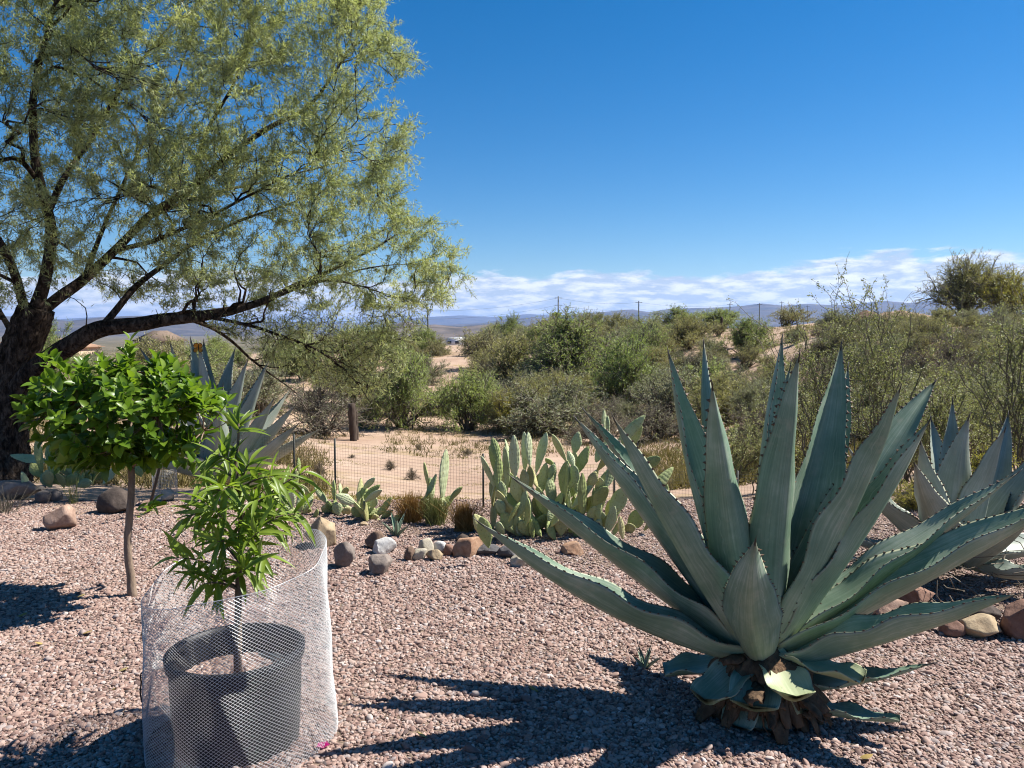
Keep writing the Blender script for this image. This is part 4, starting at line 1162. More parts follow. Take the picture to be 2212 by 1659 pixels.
for vv in (0, NV):
    ring_ = cage_pt(np.arange(NU + 1), np.full(NU + 1, vv))
    v, f = tubes(ring_, np.full(NU + 1, .0013), 5)
    part('rim_wire', CGE, v, f, M_wire, cgc)
for aa, zt in ((R(196), .58), (R(200), .34)):
    p = cage_pt(np.full(2, aa / (2 * np.pi) * NU), np.array([zt, zt + .02]) / .68 * NV)
    kk = p[0] + np.array([[.0, 0, .02], [-.008, -.006, .012], [-.012, -.004, 0], [-.006, -.01, -.02], [-.014, -.006, -.06], [-.01, -.004, -.1]])
    v, f = tubes(kk, np.full(6, .003), 5)
    part('tie', CGE, v, f, M_pot, cgc)

# pink blossom dropped on the gravel
fp = gp(698, 1618)
PK = empty('bougainvillea_blossom', fp, 'magenta papery blossom fallen on the gravel at the cage foot', 'flower')
t = NT('magenta_petal'); M_pink = t.principled((.55, .02, .22), .6, .2, trans=((.7, .03, .3), .35))
pt_, pq_ = leaf_template([0, .25, .6, .85, 1], [.05, .3, .42, .3, .02], .25, .3)
for i in range(5):
    a = i * 2.5
    d = np.array((math.cos(a), math.sin(a), .9)); d = norm(d)
    v, f = scatter(pt_, pq_, np.array([fp + np.array((0, 0, .004))]), d[None], np.array([[-d[0], -d[1], .8]]), .028, .03)
    part('petal', PK, v, f, M_pink, fp)
# dry leaves on the gravel
M_dry = leaf_mat('dry_leaf', (.30, .20, .06), (.42, .30, .10), (.55, .44, .2), .2, .7, .2)
dm = mesh('dry_leaf', *leaf_template([0, .2, .5, .8, 1], [.03, .2, .27, .18, .01], .3, -.5), M_dry)
for i, (x, y) in enumerate(((200, 1370), (278, 1450), (250, 1495), (60, 1330), (185, 1290), (75, 1395), (1142, 1489), (1885, 1640), (470, 1085), (900, 1590))):
    p = gp(x, y); o = bpy.data.objects.new('fallen_leaf', dm); link(o)
    o.location = (p[0], p[1], .02); o.rotation_euler = (r_.uniform(-.3, .3), r_.uniform(-.3, .3), r_.uniform(0, 6.28)); o.scale = (.05, .05, .05)
    tag(o, 'curled yellow dry leaf lying on the gravel', 'leaf', 'dry leaves scattered on the gravel')

# ================================================================== mesquite
t = NT('mesquite_bark')
co = t.objco()
mp_ = t.node('ShaderNodeMapping', {'Vector': co, 'Scale': (1, 1, .45)})
nb1 = t.noise(mp_.outputs[0], 26, 8, .65, .6); nb2 = t.noise(co, 5, 4, .6)
cb = t.ramp(t.math('ADD', t.math('MULTIPLY', nb1, .75), t.math('MULTIPLY', nb2, .3)), [(.42, (.008, .006, .005)), (.52, (.05, .036, .028)), (.64, (.15, .115, .09))])
M_mbark = t.principled(cb, .92, .12, t.bump(nb1, 1.0, .05))
M_mleaf = leaf_mat('mesquite_leaf', (0.17, 0.205, 0.105), (0.29, 0.325, 0.18), (0.46, 0.47, 0.245), .42, .5, .35, .8, 1.35, .92)
r_ = np.random.default_rng(42)
mb = gp(10, 1018); YM = 8.75
mb = at(8, 1018, YM); mb[2] = 0
MQ = empty('mesquite_tree', mb, 'spreading old mesquite with dark furrowed trunk and feathery yellow-green crown', 'tree')
def limb(pts, n=26, wob=.02, seed=0):
    pts = [(x, y, Y + 1.25 * min(max((x - 150) / 600, 0), 1), r) for x, y, Y, r in pts]
    P = smooth_path([np.append(at(x, y, Y), r) for x, y, Y, r in pts], n)
    w = np.linspace(0, 1, n)[:, None] * np.stack([vnoise(P[:, :3], 1.3, seed + k, 3) for k in range(3)], -1) * wob * 6
    P[:, :3] += w * .4
    return P
limbs = [
 limb([(4, 1035, 8.75, .27), (8, 1000, 8.75, .235), (10, 940, 8.75, .215), (18, 860, 8.75, .20), (30, 800, 8.75, .185), (46, 745, 8.75, .18), (64, 700, 8.75, .175), (78, 665, 8.75, .16)], 30, .01, 1),
 limb([(22, 880, 8.7, .14), (60, 815, 8.6, .135), (110, 775, 8.45, .125), (160, 742, 8.3, .11), (215, 712, 8.15, .10), (300, 702, 8.0, .085), (370, 690, 7.9, .075), (440, 682, 7.85, .065), (510, 668, 7.8, .052), (580, 648, 7.8, .042), (650, 612, 7.85, .03), (750, 568, 7.9, .02), (850, 510, 8.0, .01)], 50, .02, 2),
 limb([(215, 712, 8.15, .07), (245, 676, 8.2, .062), (290, 622, 8.3, .055), (345, 580, 8.4, .048), (420, 520, 8.5, .04), (520, 470, 8.6, .03), (640, 430, 8.8, .02), (760, 400, 9.0, .012)], 36, .03, 3),
 limb([(70, 690, 8.75, .12), (120, 648, 8.9, .11), (180, 605, 9.1, .10), (250, 540, 9.2, .09), (325, 467, 9.2, .08), (425, 396, 9.1, .072), (500, 330, 9.0, .062), (600, 268, 8.9, .05), (675, 220, 8.8, .036), (750, 118, 8.7, .022), (805, 40, 8.7, .012)], 50, .03, 4),
 limb([(78, 665, 8.75, .12), (98, 600, 8.8, .105), (110, 500, 8.8, .095), (96, 430, 8.7, .085), (76, 340, 8.6, .075), (70, 240, 8.5, .06), (84, 150, 8.4, .045), (110, 30, 8.3, .03), (130, -120, 8.3, .012)], 40, .03, 5),
 limb([(100, 470, 8.75, .06), (140, 380, 8.9, .055), (205, 290, 9.1, .045), (262, 190, 9.3, .035), (330, 100, 9.4, .025), (405, 10, 9.5, .012)], 34, .03, 6),
 limb([(90, 400, 8.7, .05), (40, 345, 8.4, .04), (-30, 350, 8.1, .03), (-150, 300, 7.9, .015)], 24, .03, 7),
 limb([(60, 700, 8.75, .09), (40, 620, 8.6, .08), (20, 560, 8.4, .07), (-30, 470, 8.2, .055), (-90, 350, 8.0, .04), (-160, 180, 8.0, .02), (-200, 40, 8.0, .01)], 34, .03, 8),
 limb([(40, 760, 8.75, .06), (10, 690, 9.2, .055), (-60, 600, 9.8, .045), (-200, 520, 10.3, .03), (-380, 450, 10.6, .012)], 30, .03, 9),
 limb([(440, 682, 7.85, .04), (520, 700, 7.7, .034), (600, 722, 7.6, .028), (690, 760, 7.6, .02), (760, 815, 7.6, .012), (800, 870, 7.6, .006)], 30, .03, 10),
 limb([(400, 686, 7.9, .035), (480, 720, 8.3, .03), (560, 790, 8.6, .02), (640, 850, 8.8, .01)], 26, .03, 11),
 limb([(580, 648, 7.8, .03), (690, 608, 7.6, .025), (775, 616, 7.5, .018), (850, 638, 7.5, .010), (915, 648, 7.6, .004)], 26, .02, 12),
 limb([(620, 630, 7.82, .03), (720, 600, 8.2, .024), (820, 575, 8.4, .014), (915, 566, 8.5, .005)], 26, .02, 13),
 limb([(325, 467, 9.2, .05), (420, 430, 9.8, .04), (540, 400, 10.3, .03), (700, 360, 10.6, .018), (850, 330, 10.7, .008)], 30, .03, 14),
 limb([(250, 540, 9.2, .05), (330, 520, 8.6, .04), (440, 470, 8.1, .03), (580, 400, 7.8, .02), (720, 330, 7.7, .01)], 30, .03, 15),
 limb([(425, 396, 9.1, .045), (440, 300, 9.0, .036), (500, 190, 8.9, .025), (540, 60, 8.9, .014), (560, -60, 8.9, .006)], 30, .03, 16),
 limb([(180, 605, 9.1, .05), (230, 480, 9.6, .04), (300, 330, 10.0, .03), (380, 180, 10.2, .018), (430, 30, 10.3, .008)], 30, .03, 17),
]
limbs[1][:, 3] *= .8
for P in limbs[2:]: P[:, 3] *= .62
bark_parts = []
nodeP, nodeT, nodeR = [], [], []
for i, P in enumerate(limbs):
    sd = 14 if i == 0 else (9 if P[0, 3] > .09 else 6)
    if i < 2:      # furrowed trunk and main limb: real ridges
        n2 = 90
        P2 = np.stack([np.interp(np.linspace(0, 1, n2), np.linspace(0, 1, len(P)), P[:, k]) for k in range(4)], -1)
        sd = 40
        v, f = tubes(P2[:, :3], P2[:, 3], sd)
        cen = np.repeat(P2[:, :3], sd, 0); d = v[:n2 * sd] - cen; a = np.tile(np.arange(sd), n2) * 2 * np.pi / sd; s = np.repeat(np.linspace(0, 1, n2), sd)
        L_ = 3.2
        q = np.stack([np.cos(a) * 2.2, np.sin(a) * 2.2, s * L_ * 1.1], -1)
        rid = 1 - 2 * np.abs(vnoise(q, 2.4, 3 + i, 3)); big_ = vnoise(q, .7, 13 + i, 2)
        v[:n2 * sd] = cen + d * (1 + .16 * rid + .12 * big_)[:, None]
        bark_parts.append((v, f))
    else:
        bark_parts.append(tubes(P[:, :3], P[:, 3] * (1 + .1 * vnoise(P[:, :3], 6, i, 2)), sd))
    if i > 0:
        k = max(2, len(P) // 5)
        nodeP.append(P[k:, :3]); nodeT.append(norm(np.gradient(P[:, :3], axis=0))[k:]); nodeR.append(P[k:, 3])
nodeP, nodeT, nodeR = np.concatenate(nodeP), np.concatenate(nodeT), np.concatenate(nodeR)
# crown volume: outline of the crown with real depth
OUT = np.array([(-420, 640), (-420, -260), (100, -340), (560, -200), (790, -60), (850, 10), (845, 60), (880, 120), (880, 260), (905, 300), (885, 360), (865, 420), (905, 470), (960, 470), (985, 520), (1008, 580), (1000, 630), (930, 665), (850, 690),
                (880, 770), (820, 850), (700, 840), (600, 800), (500, 720), (400, 690), (300, 660), (230, 640), (140, 600), (60, 640), (-60, 700), (-250, 720)], float)
def inside(p, poly):
    x, y = p[:, 0], p[:, 1]; c = np.zeros(len(p), bool); j = len(poly) - 1
    for i in range(len(poly)):
        xi, yi = poly[i]; xj, yj = poly[j]
        c ^= ((yi > y) != (yj > y)) & (x < (xj - xi) * (y - yi) / (yj - yi + 1e-9) + xi); j = i
    return c
def crown_points(n):
    out = []
    while sum(map(len, out)) < n:
        q = np.stack([r_.uniform(-420, 1015, n * 2), r_.uniform(-340, 870, n * 2)], -1)
        q = q[inside(q, OUT)]
        q = np.array((110., 560.)) + (q - np.array((110., 560.))) * .985
        # thicker in the middle of the crown, thin at its rim
        rimd = np.min(np.abs(q[:, None] - OUT[None]).max(-1), 1)
        dens = vnoise(np.stack([q[:, 0], q[:, 1], 0 * q[:, 0]], -1), .006, 8, 3)
        q = q[r_.uniform(-.75, .9, len(q)) < dens + .35]
        ex = np.clip((q[:, 0] - 150) / 860, 0, 1)
        half = 1.75 * np.sqrt(np.clip(1 - ex ** 2.2, .04, 1))
        cen = 8.95 + .35 * ex
        cen = np.where(q[:, 1] > 640, 9.0, cen); half = np.where(q[:, 1] > 640, .8, half)
        Y = cen + half * r_.uniform(-1, 1, len(q))
        out.append(np.stack([at(a, b, c) for (a, b), c in zip(q, Y)]))
    P = np.concatenate(out); r_.shuffle(P); return P[:n]
def grow(A, k, r0, r1, bend, jit):
    """Branches from the nearest skeleton nodes to the points A."""
    global nodeP, nodeT, nodeR
    base = np.empty(len(A), int)
    for c in range(0, len(A), 400):
        D = np.linalg.norm(A[c:c + 400, None] - nodeP[None], axis=-1)
        to = norm(A[c:c + 400, None] - nodeP[None]); al = (to * nodeT[None]).sum(-1)
        base[c:c + 400] = np.argmin(D * (1.25 - .45 * al), 1)
    B = nodeP[base]; T = nodeT[base]; D = A - B; L = np.linalg.norm(D, axis=1, keepdims=True)
    ctrl = B + T * L * bend + D * .15
    t = np.linspace(0, 1, k)[None, :, None]
    P = (1 - t) ** 2 * B[:, None] + 2 * t * (1 - t) * ctrl[:, None] + t ** 2 * A[:, None]
    P[:, 1:] += r_.normal(0, 1, (len(A), k - 1, 3)) * (L * jit)[:, None]
    rb = np.minimum(nodeR[base] * .8, r0)
    Rr = rb[:, None] * np.linspace(1, 0, k)[None] + r1 * np.linspace(0, 1, k)[None]
    nodeP = np.concatenate([nodeP, P[:, 2:].reshape(-1, 3)])
    tt = norm(np.gradient(P, axis=1))
    nodeT = np.concatenate([nodeT, tt[:, 2:].reshape(-1, 3)]); nodeR = np.concatenate([nodeR, Rr[:, 2:].ravel()])
    return P, Rr, tt
b1 = grow(crown_points(150), 9, .022, .006, .35, .022)
b2 = grow(crown_points(700), 8, .008, .003, .4, .026)
b3 = grow(crown_points(2600), 7, .004, .0016, .4, .026)
def sprays(n, k=5):
    """Fine twigs that carry on outwards from the branch they leave."""
    i0 = len(nodeP) - len(b2[0]) * 6 - len(b3[0]) * 5
    i = r_.integers(i0, len(nodeP), n)
    B, T = nodeP[i], nodeT[i]
    fork = at(110, 640, 8.85)
    D = norm(.75 * T + .55 * norm(B - fork) + np.array((0, 0, .12)) + r_.normal(0, .33, (n, 3)))
    L = r_.uniform(.14, .40, n)[:, None]
    t = np.linspace(0, 1, k)[None, :, None]
    P = B[:, None] + D[:, None] * L[:, None] * t + np.array((0, 0, -.10)) * L[:, None] * t ** 2
    P[:, 1:] += r_.normal(0, 1, (n, k - 1, 3)) * (L * .03)[:, None]
    Rr = np.tile(np.linspace(.0024, .0011, k), (n, 1))
    return P, Rr, norm(np.gradient(P, axis=1))
tw = sprays(7400)
# the sweeping low branches on the right, mostly bare
HANG = np.array([(430, 690), (520, 676), (640, 672), (800, 680), (930, 672), (900, 740), (880, 800), (820, 862), (730, 850), (640, 815), (560, 770), (480, 715)], float)
def hang_points(n):
    q = np.stack([r_.uniform(430, 930, n * 4), r_.uniform(670, 865, n * 4)], -1); q = q[inside(q, HANG)][:n]
    return np.stack([at(a, b, c) for (a, b), c in zip(q, r_.uniform(8.3, 9.8, len(q)))])
h1_ = grow(hang_points(60), 9, .010, .004, .45, .02)
h2_ = grow(hang_points(260), 8, .005, .002, .4, .025)
h3_ = grow(hang_points(700), 6, .0026, .0012, .35, .03)
bark_parts += [tubes(b1[0], b1[1], 5), tubes(b2[0], b2[1], 4), tubes(b3[0], b3[1], 3, False), tubes(tw[0], tw[1], 3, False), tubes(h1_[0], h1_[1], 4), tubes(h2_[0], h2_[1], 3, False), tubes(h3_[0], h3_[1], 3, False)]
v, f = merge(bark_parts[:2])
part('trunk', MQ, v, f, M_mbark, mb)
v, f = merge(bark_parts[2:])
part('branches', MQ, v, f, M_mbark, mb, kind='stuff')
# feathery leaves: pairs of narrow pinnae along the outer twigs
def along(br, n, lo):
    P, _, T = br; N, k, _ = P.shape
    u = r_.uniform(lo, 1, (N, n)) * (k - 1.001); i = u.astype(int); f = (u - i)[..., None]
    rows = np.arange(N)[:, None]
    return (P[rows, i] * (1 - f) + P[rows, i + 1] * f).reshape(-1, 3), T[rows, i].reshape(-1, 3)
ap, atg = [], []
for br, n, lo in ((b2, 16, .5), (b3, 24, .3), (tw, 30, .1), (h2_, 34, .3), (h3_, 34, .2)):
    p, tg = along(br, n, lo); ap.append(p); atg.append(tg)
ap, atg = np.concatenate(ap), np.concatenate(atg)
# hanging lower branches are nearly bare
low = ap[:, 2] < EYE + ap[:, 1] * (715 - 668) / F
keep = ~low | (r_.uniform(0, 1, len(ap)) < .16)
ap, atg = ap[keep], atg[keep]
print('mesquite leaves', len(ap))
ap = ap + r_.normal(0, .018, ap.shape)
dr = norm(atg * .6 + r_.normal(0, .62, ap.shape) + np.array((0, 0, -.18)))
pin_v = np.array([(0, -.5, 0), (.12, .55, -.02), (1, 0, -.14)]); pin_f = np.array([(0, 1, 2)])
allp = []
for s in (-.30, .30):
    side = norm(np.cross(dr, r_.normal(size=ap.shape)))
    d2 = norm(dr + side * s)
    v, f = scatter(pin_v, pin_f, ap, d2, norm(np.array((0, 0, 1.)) + r_.normal(0, .5, ap.shape)), r_.uniform(.04, .085, len(ap)), r_.uniform(.006, .0105, len(ap)))
    allp.append((v, f))
v, f = merge(allp)
part('crown', MQ, v, f, M_mleaf, mb, smooth=False, kind='stuff')

# ================================================================== desert scrub
def tg(px, py, ymin=8.0, ymax=140.0):
    """Where the sight line meets the ground beyond the yard."""
    d = ray(px, py); d = d / d[1]
    Y = np.geomspace(ymin, ymax, 420)
    z = EYE + d[2] * Y; g = hz(d[0] * Y, Y)
    hit = np.nonzero(z <= g)[0]
    if len(hit) == 0: return None
    y = Y[hit[0]]
    return np.array((d[0] * y, y, h1(d[0] * y, y)))
M_twig = bark_mat('shrub_twig', (0.085, 0.07, 0.052), (0.25, 0.21, 0.165), 12, .4, .4)
M_twigpale = bark_mat('pale_twig', (0.10, 0.085, 0.06), (0.26, 0.225, 0.16), 12, .4, .4)
LM = dict(
    green=leaf_mat('shrub_leaf_green', (0.135, 0.182, 0.061), (0.27, 0.33, 0.115), (0.446, 0.499, 0.189), .35, .6, .25, .6, alb=.9),
    grey=leaf_mat('shrub_leaf_grey', (0.162, 0.176, 0.111), (0.285, 0.295, 0.19), (0.432, 0.432, 0.284), .3, .65, .2, .6, alb=.9),
    olive=leaf_mat('shrub_leaf_olive', (0.162, 0.159, 0.070), (0.30, 0.285, 0.13), (0.459, 0.425, 0.203), .3, .65, .2, .6, alb=.9),
    yellow=leaf_mat('shrub_leaf_yellow', (0.203, 0.196, 0.041), (0.38, 0.345, 0.07), (0.567, 0.499, 0.115), .35, .6, .2, .8, alb=.9),
    dry=leaf_mat('shrub_leaf_dry', (0.176, 0.142, 0.092), (0.31, 0.25, 0.155), (0.459, 0.378, 0.243), .25, .7, .15, .6))
sl_v = np.array([(0, 0, 0), (.4, -.5, 0), (.45, .5, .08), (1, 0, -.1)]); sl_f = np.array([(0, 1, 3, 2)])
def shrub_proto(seed, n1=16, n2=7, n3=4, leaves=5, rx=1.0, h=1.0, up=.35, lw=.022, ll=.10, el0=12, zig=.03, leafp=1.0):
    """Unit shrub: radius rx, height h; returns stems (V,F) and foliage (V,F)."""
    q = np.random.default_rng(seed)
    az = q.uniform(0, 2 * np.pi, n1); el = np.radians(q.uniform(el0, 90, n1) ** 1.0)
    d = np.stack([np.cos(az) * np.cos(el), np.sin(az) * np.cos(el), np.sin(el)], -1)
    rad = q.uniform(.65, 1.0, n1)[:, None]
    E = d * np.array((rx, rx, h)) * rad
    B = np.stack([q.normal(0, .06, n1), q.normal(0, .06, n1), np.full(n1, -.04)], -1)
    k = 8; t = np.linspace(0, 1, k)[None, :, None]
    C = B + (E - B) * .45 + np.stack([0 * az, 0 * az, np.full(n1, up * .35)], -1)
    P1 = (1 - t) ** 2 * B[:, None] + 2 * t * (1 - t) * C[:, None] + t ** 2 * E[:, None]
    P1[:, 1:] += q.normal(0, zig, (n1, k - 1, 3))
    R1 = np.linspace(.032, .008, k)[None] * q.uniform(.6, 1.2, n1)[:, None]
    def kids(P, m, lo, L, spread, kk):
        N, k0, _ = P.shape
        u = q.uniform(lo, 1, (N, m)) * (k0 - 1.001); i = u.astype(int); f = (u - i)[..., None]; rows = np.arange(N)[:, None]
        b = (P[rows, i] * (1 - f) + P[rows, i + 1] * f).reshape(-1, 3)
        tg_ = norm((P[rows, i + 1] - P[rows, i]).reshape(-1, 3))
        dd = norm(tg_ + q.normal(0, spread, tg_.shape) + np.array((0, 0, .25)))
        LL_ = L * q.uniform(.5, 1.2, len(b))
        t_ = np.linspace(0, 1, kk)[None, :, None]
        out = b[:, None] + dd[:, None] * t_ * LL_[:, None, None]
        out[:, 1:] += q.normal(0, zig * .7, (len(b), kk - 1, 3))
        out[..., 2] -= .04 * t_[..., 0] ** 2
        return out
    P2 = kids(P1, n2, .3, .42, .55, 5)
    P3 = kids(P2, n3, .25, .24, .6, 4)
    R2 = np.tile(np.linspace(.009, .004, 5), (len(P2), 1)); R3 = np.tile(np.linspace(.0045, .002, 4), (len(P3), 1))
    V, Fs = merge([tubes(P1, R1, 5), tubes(P2, R2, 3, False), tubes(P3, R3, 3, False)])
    V[:, 2] = np.maximum(V[:, 2], -.05)
    def pts(P, m, lo):
        N, k0, _ = P.shape
        u = q.uniform(lo, 1, (N, m)) * (k0 - 1.001); i = u.astype(int); f = (u - i)[..., None]; rows = np.arange(N)[:, None]
        return (P[rows, i] * (1 - f) + P[rows, i + 1] * f).reshape(-1, 3), norm((P[rows, i + 1] - P[rows, i]).reshape(-1, 3))
    a, ta = pts(P3, leaves, .1); b, tb = pts(P2, leaves, .4)
    p = np.concatenate([a, b]); tt = np.concatenate([ta, tb])
    kp = (q.uniform(0, 1, len(p)) < leafp) & (p[:, 2] > .03)
    p, tt = p[kp], tt[kp]
    LV, LF = scatter(sl_v, sl_f, p, norm(tt * .5 + q.normal(0, .55, p.shape)), norm(q.normal(0, .6, p.shape) + np.array((0, 0, .8))), ll * q.uniform(.5, 1.2, len(p)), lw * q.uniform(.6, 1.3, len(p)))
    rr_ = np.percentile(np.hypot(LV[:, 0], LV[:, 1]), 96); zz_ = np.percentile(LV[:, 2], 97.5)
    sc3 = np.array((rx / rr_, rx / rr_, h / zz_))
    return (V * sc3, Fs), (LV * sc3, LF)
SHAPES = {
    'feathery': [shrub_proto(s, 20, 10, 7, 10, ll=.075, lw=.011, up=.5) for s in (1, 2, 3)],
    'dome': [shrub_proto(s, 24, 10, 6, 9, h=.85, ll=.065, lw=.011, el0=4) for s in (11, 12)],
    'open': [shrub_proto(s, 15, 8, 6, 7, h=1.0, ll=.065, lw=.012, up=.2, el0=28) for s in (21, 22)],
    'bare': [shrub_proto(s, 24, 10, 6, 3, h=.8, ll=.06, lw=.011, el0=8, leafp=.5) for s in (31, 32)],
    'tree': [shrub_proto(s, 17, 13, 9, 9, h=1.05, ll=.055, lw=.009, up=.7, el0=18) for s in (41,)],
    'broom': [shrub_proto(s, 36, 10, 6, 8, h=1.0, ll=.07, lw=.009, up=.6, el0=22, zig=.015) for s in (51,)],
}
_sm = {}
def shrub_mesh(shape, i, leaf, twig):
    key = (shape, i)
    if key not in _sm:
        (V, Fs), (LV, LF) = SHAPES[shape][i]
        _sm[key] = (mesh('stems', V, Fs, M_twig), mesh('foliage', LV, LF, LM['green'], False))
    return _sm[key]
def own_mat(o, m):
    o.material_slots[0].link = 'OBJECT'; o.material_slots[0].material = m
    return o
sq = np.random.default_rng(77)
def shrub(shape, leaf, loc, w, h, label, group=None, name='desert_shrub', cat='shrub', twig='d'):
    i = int(sq.integers(0, len(SHAPES[shape])))
    a, b = shrub_mesh(shape, i, leaf, twig)
    e = empty(name, loc, label, cat, group, rz=float(sq.uniform(0, 6.28)))
    e.scale = (w / 2 * sq.uniform(.92, 1.08), w / 2 * sq.uniform(.92, 1.08), h)
    own_mat(link(bpy.data.objects.new('stems', a), e), M_twig if twig == 'd' else M_twigpale)
    tag(own_mat(link(bpy.data.objects.new('foliage', b), e), LM[leaf]), kind='stuff')
    return e
def sh(shape, leaf, px, py, wpx, hpx, label, Y=None, **kw):
    loc = tg(px, py) if Y is None else None
    if loc is None:
        Y = Y or 70.0
        p = at(px, py, Y); loc = np.array((p[0], Y, h1(p[0], Y)))
    Yl = loc[1]
    return shrub(shape, leaf, loc - np.array((0, 0, .03)), wpx * mpp(Yl), hpx * mpp(Yl), label, **kw)
# the shrubs one can tell apart
sh('tree', 'green', 1240, 850, 300, 150, 'broad bright green palo verde with dark forking stems on the far bank', name='palo_verde', cat='tree')
sh('feathery', 'green', 1345, 885, 190, 140, 'fresh light green bush leaning against the broad palo verde', name='palo_verde', cat='tree')
sh('dome', 'grey', 1205, 935, 270, 120, 'dense grey-green thicket of twigs along the far edge of the wash')
sh('feathery', 'green', 1010, 930, 170, 120, 'dark green wispy bush on the sandy wash by the golden bush')
sh('dome', 'yellow', 1092, 935, 110, 95, 'golden yellow-green bush on the edge of the sandy wash')
sh('feathery', 'olive', 1110, 845, 190, 110, 'olive bush below the bare sandy bank')
sh('open', 'olive', 1045, 800, 150, 85, 'olive scrub bush on the crest of the sandy bank')
sh('dome', 'grey', 1150, 890, 180, 90, 'grey-green bush behind the golden bush')
sh('open', 'green', 1385, 800, 130, 95, 'open-branched small tree with bare dark forks on the far bank', name='palo_verde', cat='tree')
sh('bare', 'dry', 1505, 820, 130, 70, 'bare brown twiggy bush on the slope right of the far bank')
sh('dome', 'grey', 1440, 880, 170, 90, 'grey bush below the open-branched small tree')
sh('bare', 'grey', 1420, 950, 210, 90, 'tangled bare grey bush at the near foot of the far bank')
sh('bare', 'dry', 1300, 955, 180, 80, 'tangle of dry grey-brown branches on the ground at the wash edge')
sh('feathery', 'green', 1530, 880, 150, 90, 'blue-green bush behind the upright agave leaves')
sh('feathery', 'green', 1610, 770, 120, 75, 'round fresh green bush on the bare pink slope')
sh('feathery', 'grey', 1060, 760, 80, 45, 'low bush on the crest beside the white trailer')
sh('dome', 'olive', 945, 768, 70, 42, 'brownish round bush in front of the white trailer')
sh('feathery', 'grey', 1290, 735, 110, 55, 'pale tall bush on the skyline left of the utility pole', Y=72)
sh('dome', 'green', 1120, 742, 110, 40, 'green bush on the skyline left of the palm', Y=78)
sh('feathery', 'olive', 1345, 760, 110, 55, 'light green bush on the crest under the utility pole')
sh('feathery', 'green', 1465, 728, 110, 48, 'green bush on the skyline behind the wooden fence posts', Y=70)
sh('feathery', 'green', 1560, 712, 130, 40, 'long green bush on the skyline behind the wire fence', Y=72)
sh('open', 'olive', 1700, 706, 120, 40, 'olive bush on the skyline above the pink slope', Y=62)
sh('feathery', 'grey', 1800, 700, 90, 42, 'grey-green bush beside the red dirt mound', Y=47)
sh('broom', 'olive', 2085, 700, 190, 118, 'big rounded olive palo verde on the right-hand skyline', Y=50, name='palo_verde', cat='tree')
sh('broom', 'yellow', 2175, 702, 130, 95, 'yellower palo verde crowding the big one on the right-hand skyline', Y=47, name='palo_verde', cat='tree')
sh('dome', 'grey', 2025, 706, 60, 36, 'small blue-grey bush at the foot of the skyline palo verde', Y=44)
sh('dome', 'grey', 2095, 712, 70, 34, 'second small blue-grey bush under the skyline palo verde', Y=42)
# left side, behind the mesquite and the pale agave
sh('feathery', 'green', 870, 925, 210, 170, 'tall light yellow-green bush beside the thin steel fence post')
sh('bare', 'grey', 690, 940, 250, 150, 'big grey twiggy bush behind the tall pale agave')
sh('feathery', 'olive', 760, 880, 220, 150, 'olive bush behind the wooden fence posts')
sh('dome', 'grey', 560, 905, 220, 130, 'grey-green bush behind the pale agave leaf tips')
sh('feathery', 'green', 960, 895, 120, 60, 'low bright bush at the bend of the wash')
sh('feathery', 'green', 110, 850, 130, 150, 'rounded green tree between the mesquite trunk and its low limb', name='palo_verde', cat='tree')
sh('dome', 'grey', 210, 870, 190, 110, 'soft grey-green bush under the mesquite limb')
sh('feathery', 'olive', 330, 850, 200, 110, 'olive-green bush behind the citrus crown')
sh('dome', 'green', 430, 830, 180, 90, 'green bush below the low tan house')
sh('feathery', 'grey', 640, 800, 200, 90, 'hazy grey bush above the pale agave')
sh('feathery', 'green', 780, 790, 180, 80, 'green bush on the far slope under the mesquite twigs')
sh('dome', 'olive', 880, 775, 90, 45, 'olive bush on the crest left of the white trailer')
sh('feathery', 'green', 20, 880, 160, 110, 'green bush behind the mesquite trunk')
# the rest of the scrub, scattered over the slopes
def fill(n, x0, x1, y0, y1, wlo, whi, kinds, label, group, hfac=(.45, .75)):
    k = 0; tries = 0
    while k < n and tries < n * 12:
        tries += 1
        px, py = sq.uniform(x0, x1), sq.uniform(y0, y1)
        loc = tg(px, py)
        if loc is None or loc[1] < 11: continue
        if 690 < px < 1060 and 940 < py: continue            # keep the sandy wash open
        if 1540 < px < 1745 and 700 < py < 790 and sq.uniform() < .85: continue   # bare pink slope
        if 925 < px < 1010 and 745 < py < 850 and sq.uniform() < .8: continue
        s, l = kinds[int(sq.integers(0, len(kinds)))]
        w = sq.uniform(wlo, whi)
        adj = {'dome': 'rounded', 'bare': 'bare twiggy', 'open': 'open upright', 'feathery': 'feathery'}[s] + ' ' + {'olive': 'olive', 'dry': 'dry brown', 'grey': 'grey-green', 'green': 'green'}[l]
        shrub(s, l, loc - np.array((0, 0, .03)), w, w * sq.uniform(*hfac), adj + ' ' + label, adj + ' ' + group, name='desert_shrub')
        k += 1
fill(90, 1500, 2250, 700, 800, .8, 2.0, [('dome', 'olive'), ('bare', 'dry'), ('open', 'olive'), ('dome', 'grey')], 'scrub bush dotted over the right-hand hillside', 'bushes on the right-hand hillside')
fill(60, 1560, 2250, 800, 960, .8, 1.9, [('open', 'grey'), ('bare', 'dry'), ('dome', 'olive'), ('feathery', 'grey')], 'knee-high bush low on the right-hand slope', 'bushes low on the right-hand slope')
fill(90, 1000, 1580, 735, 930, 1.6, 3.4, [('dome', 'grey'), ('feathery', 'olive'), ('open', 'grey'), ('bare', 'grey')], 'bush in the thicket across the wash', 'bushes in the thicket across the wash')
fill(60, -80, 930, 760, 915, 1.6, 3.6, [('dome', 'grey'), ('feathery', 'olive'), ('feathery', 'green'), ('bare', 'grey')], 'bush on the slope behind the mesquite', 'bushes on the slope behind the mesquite')
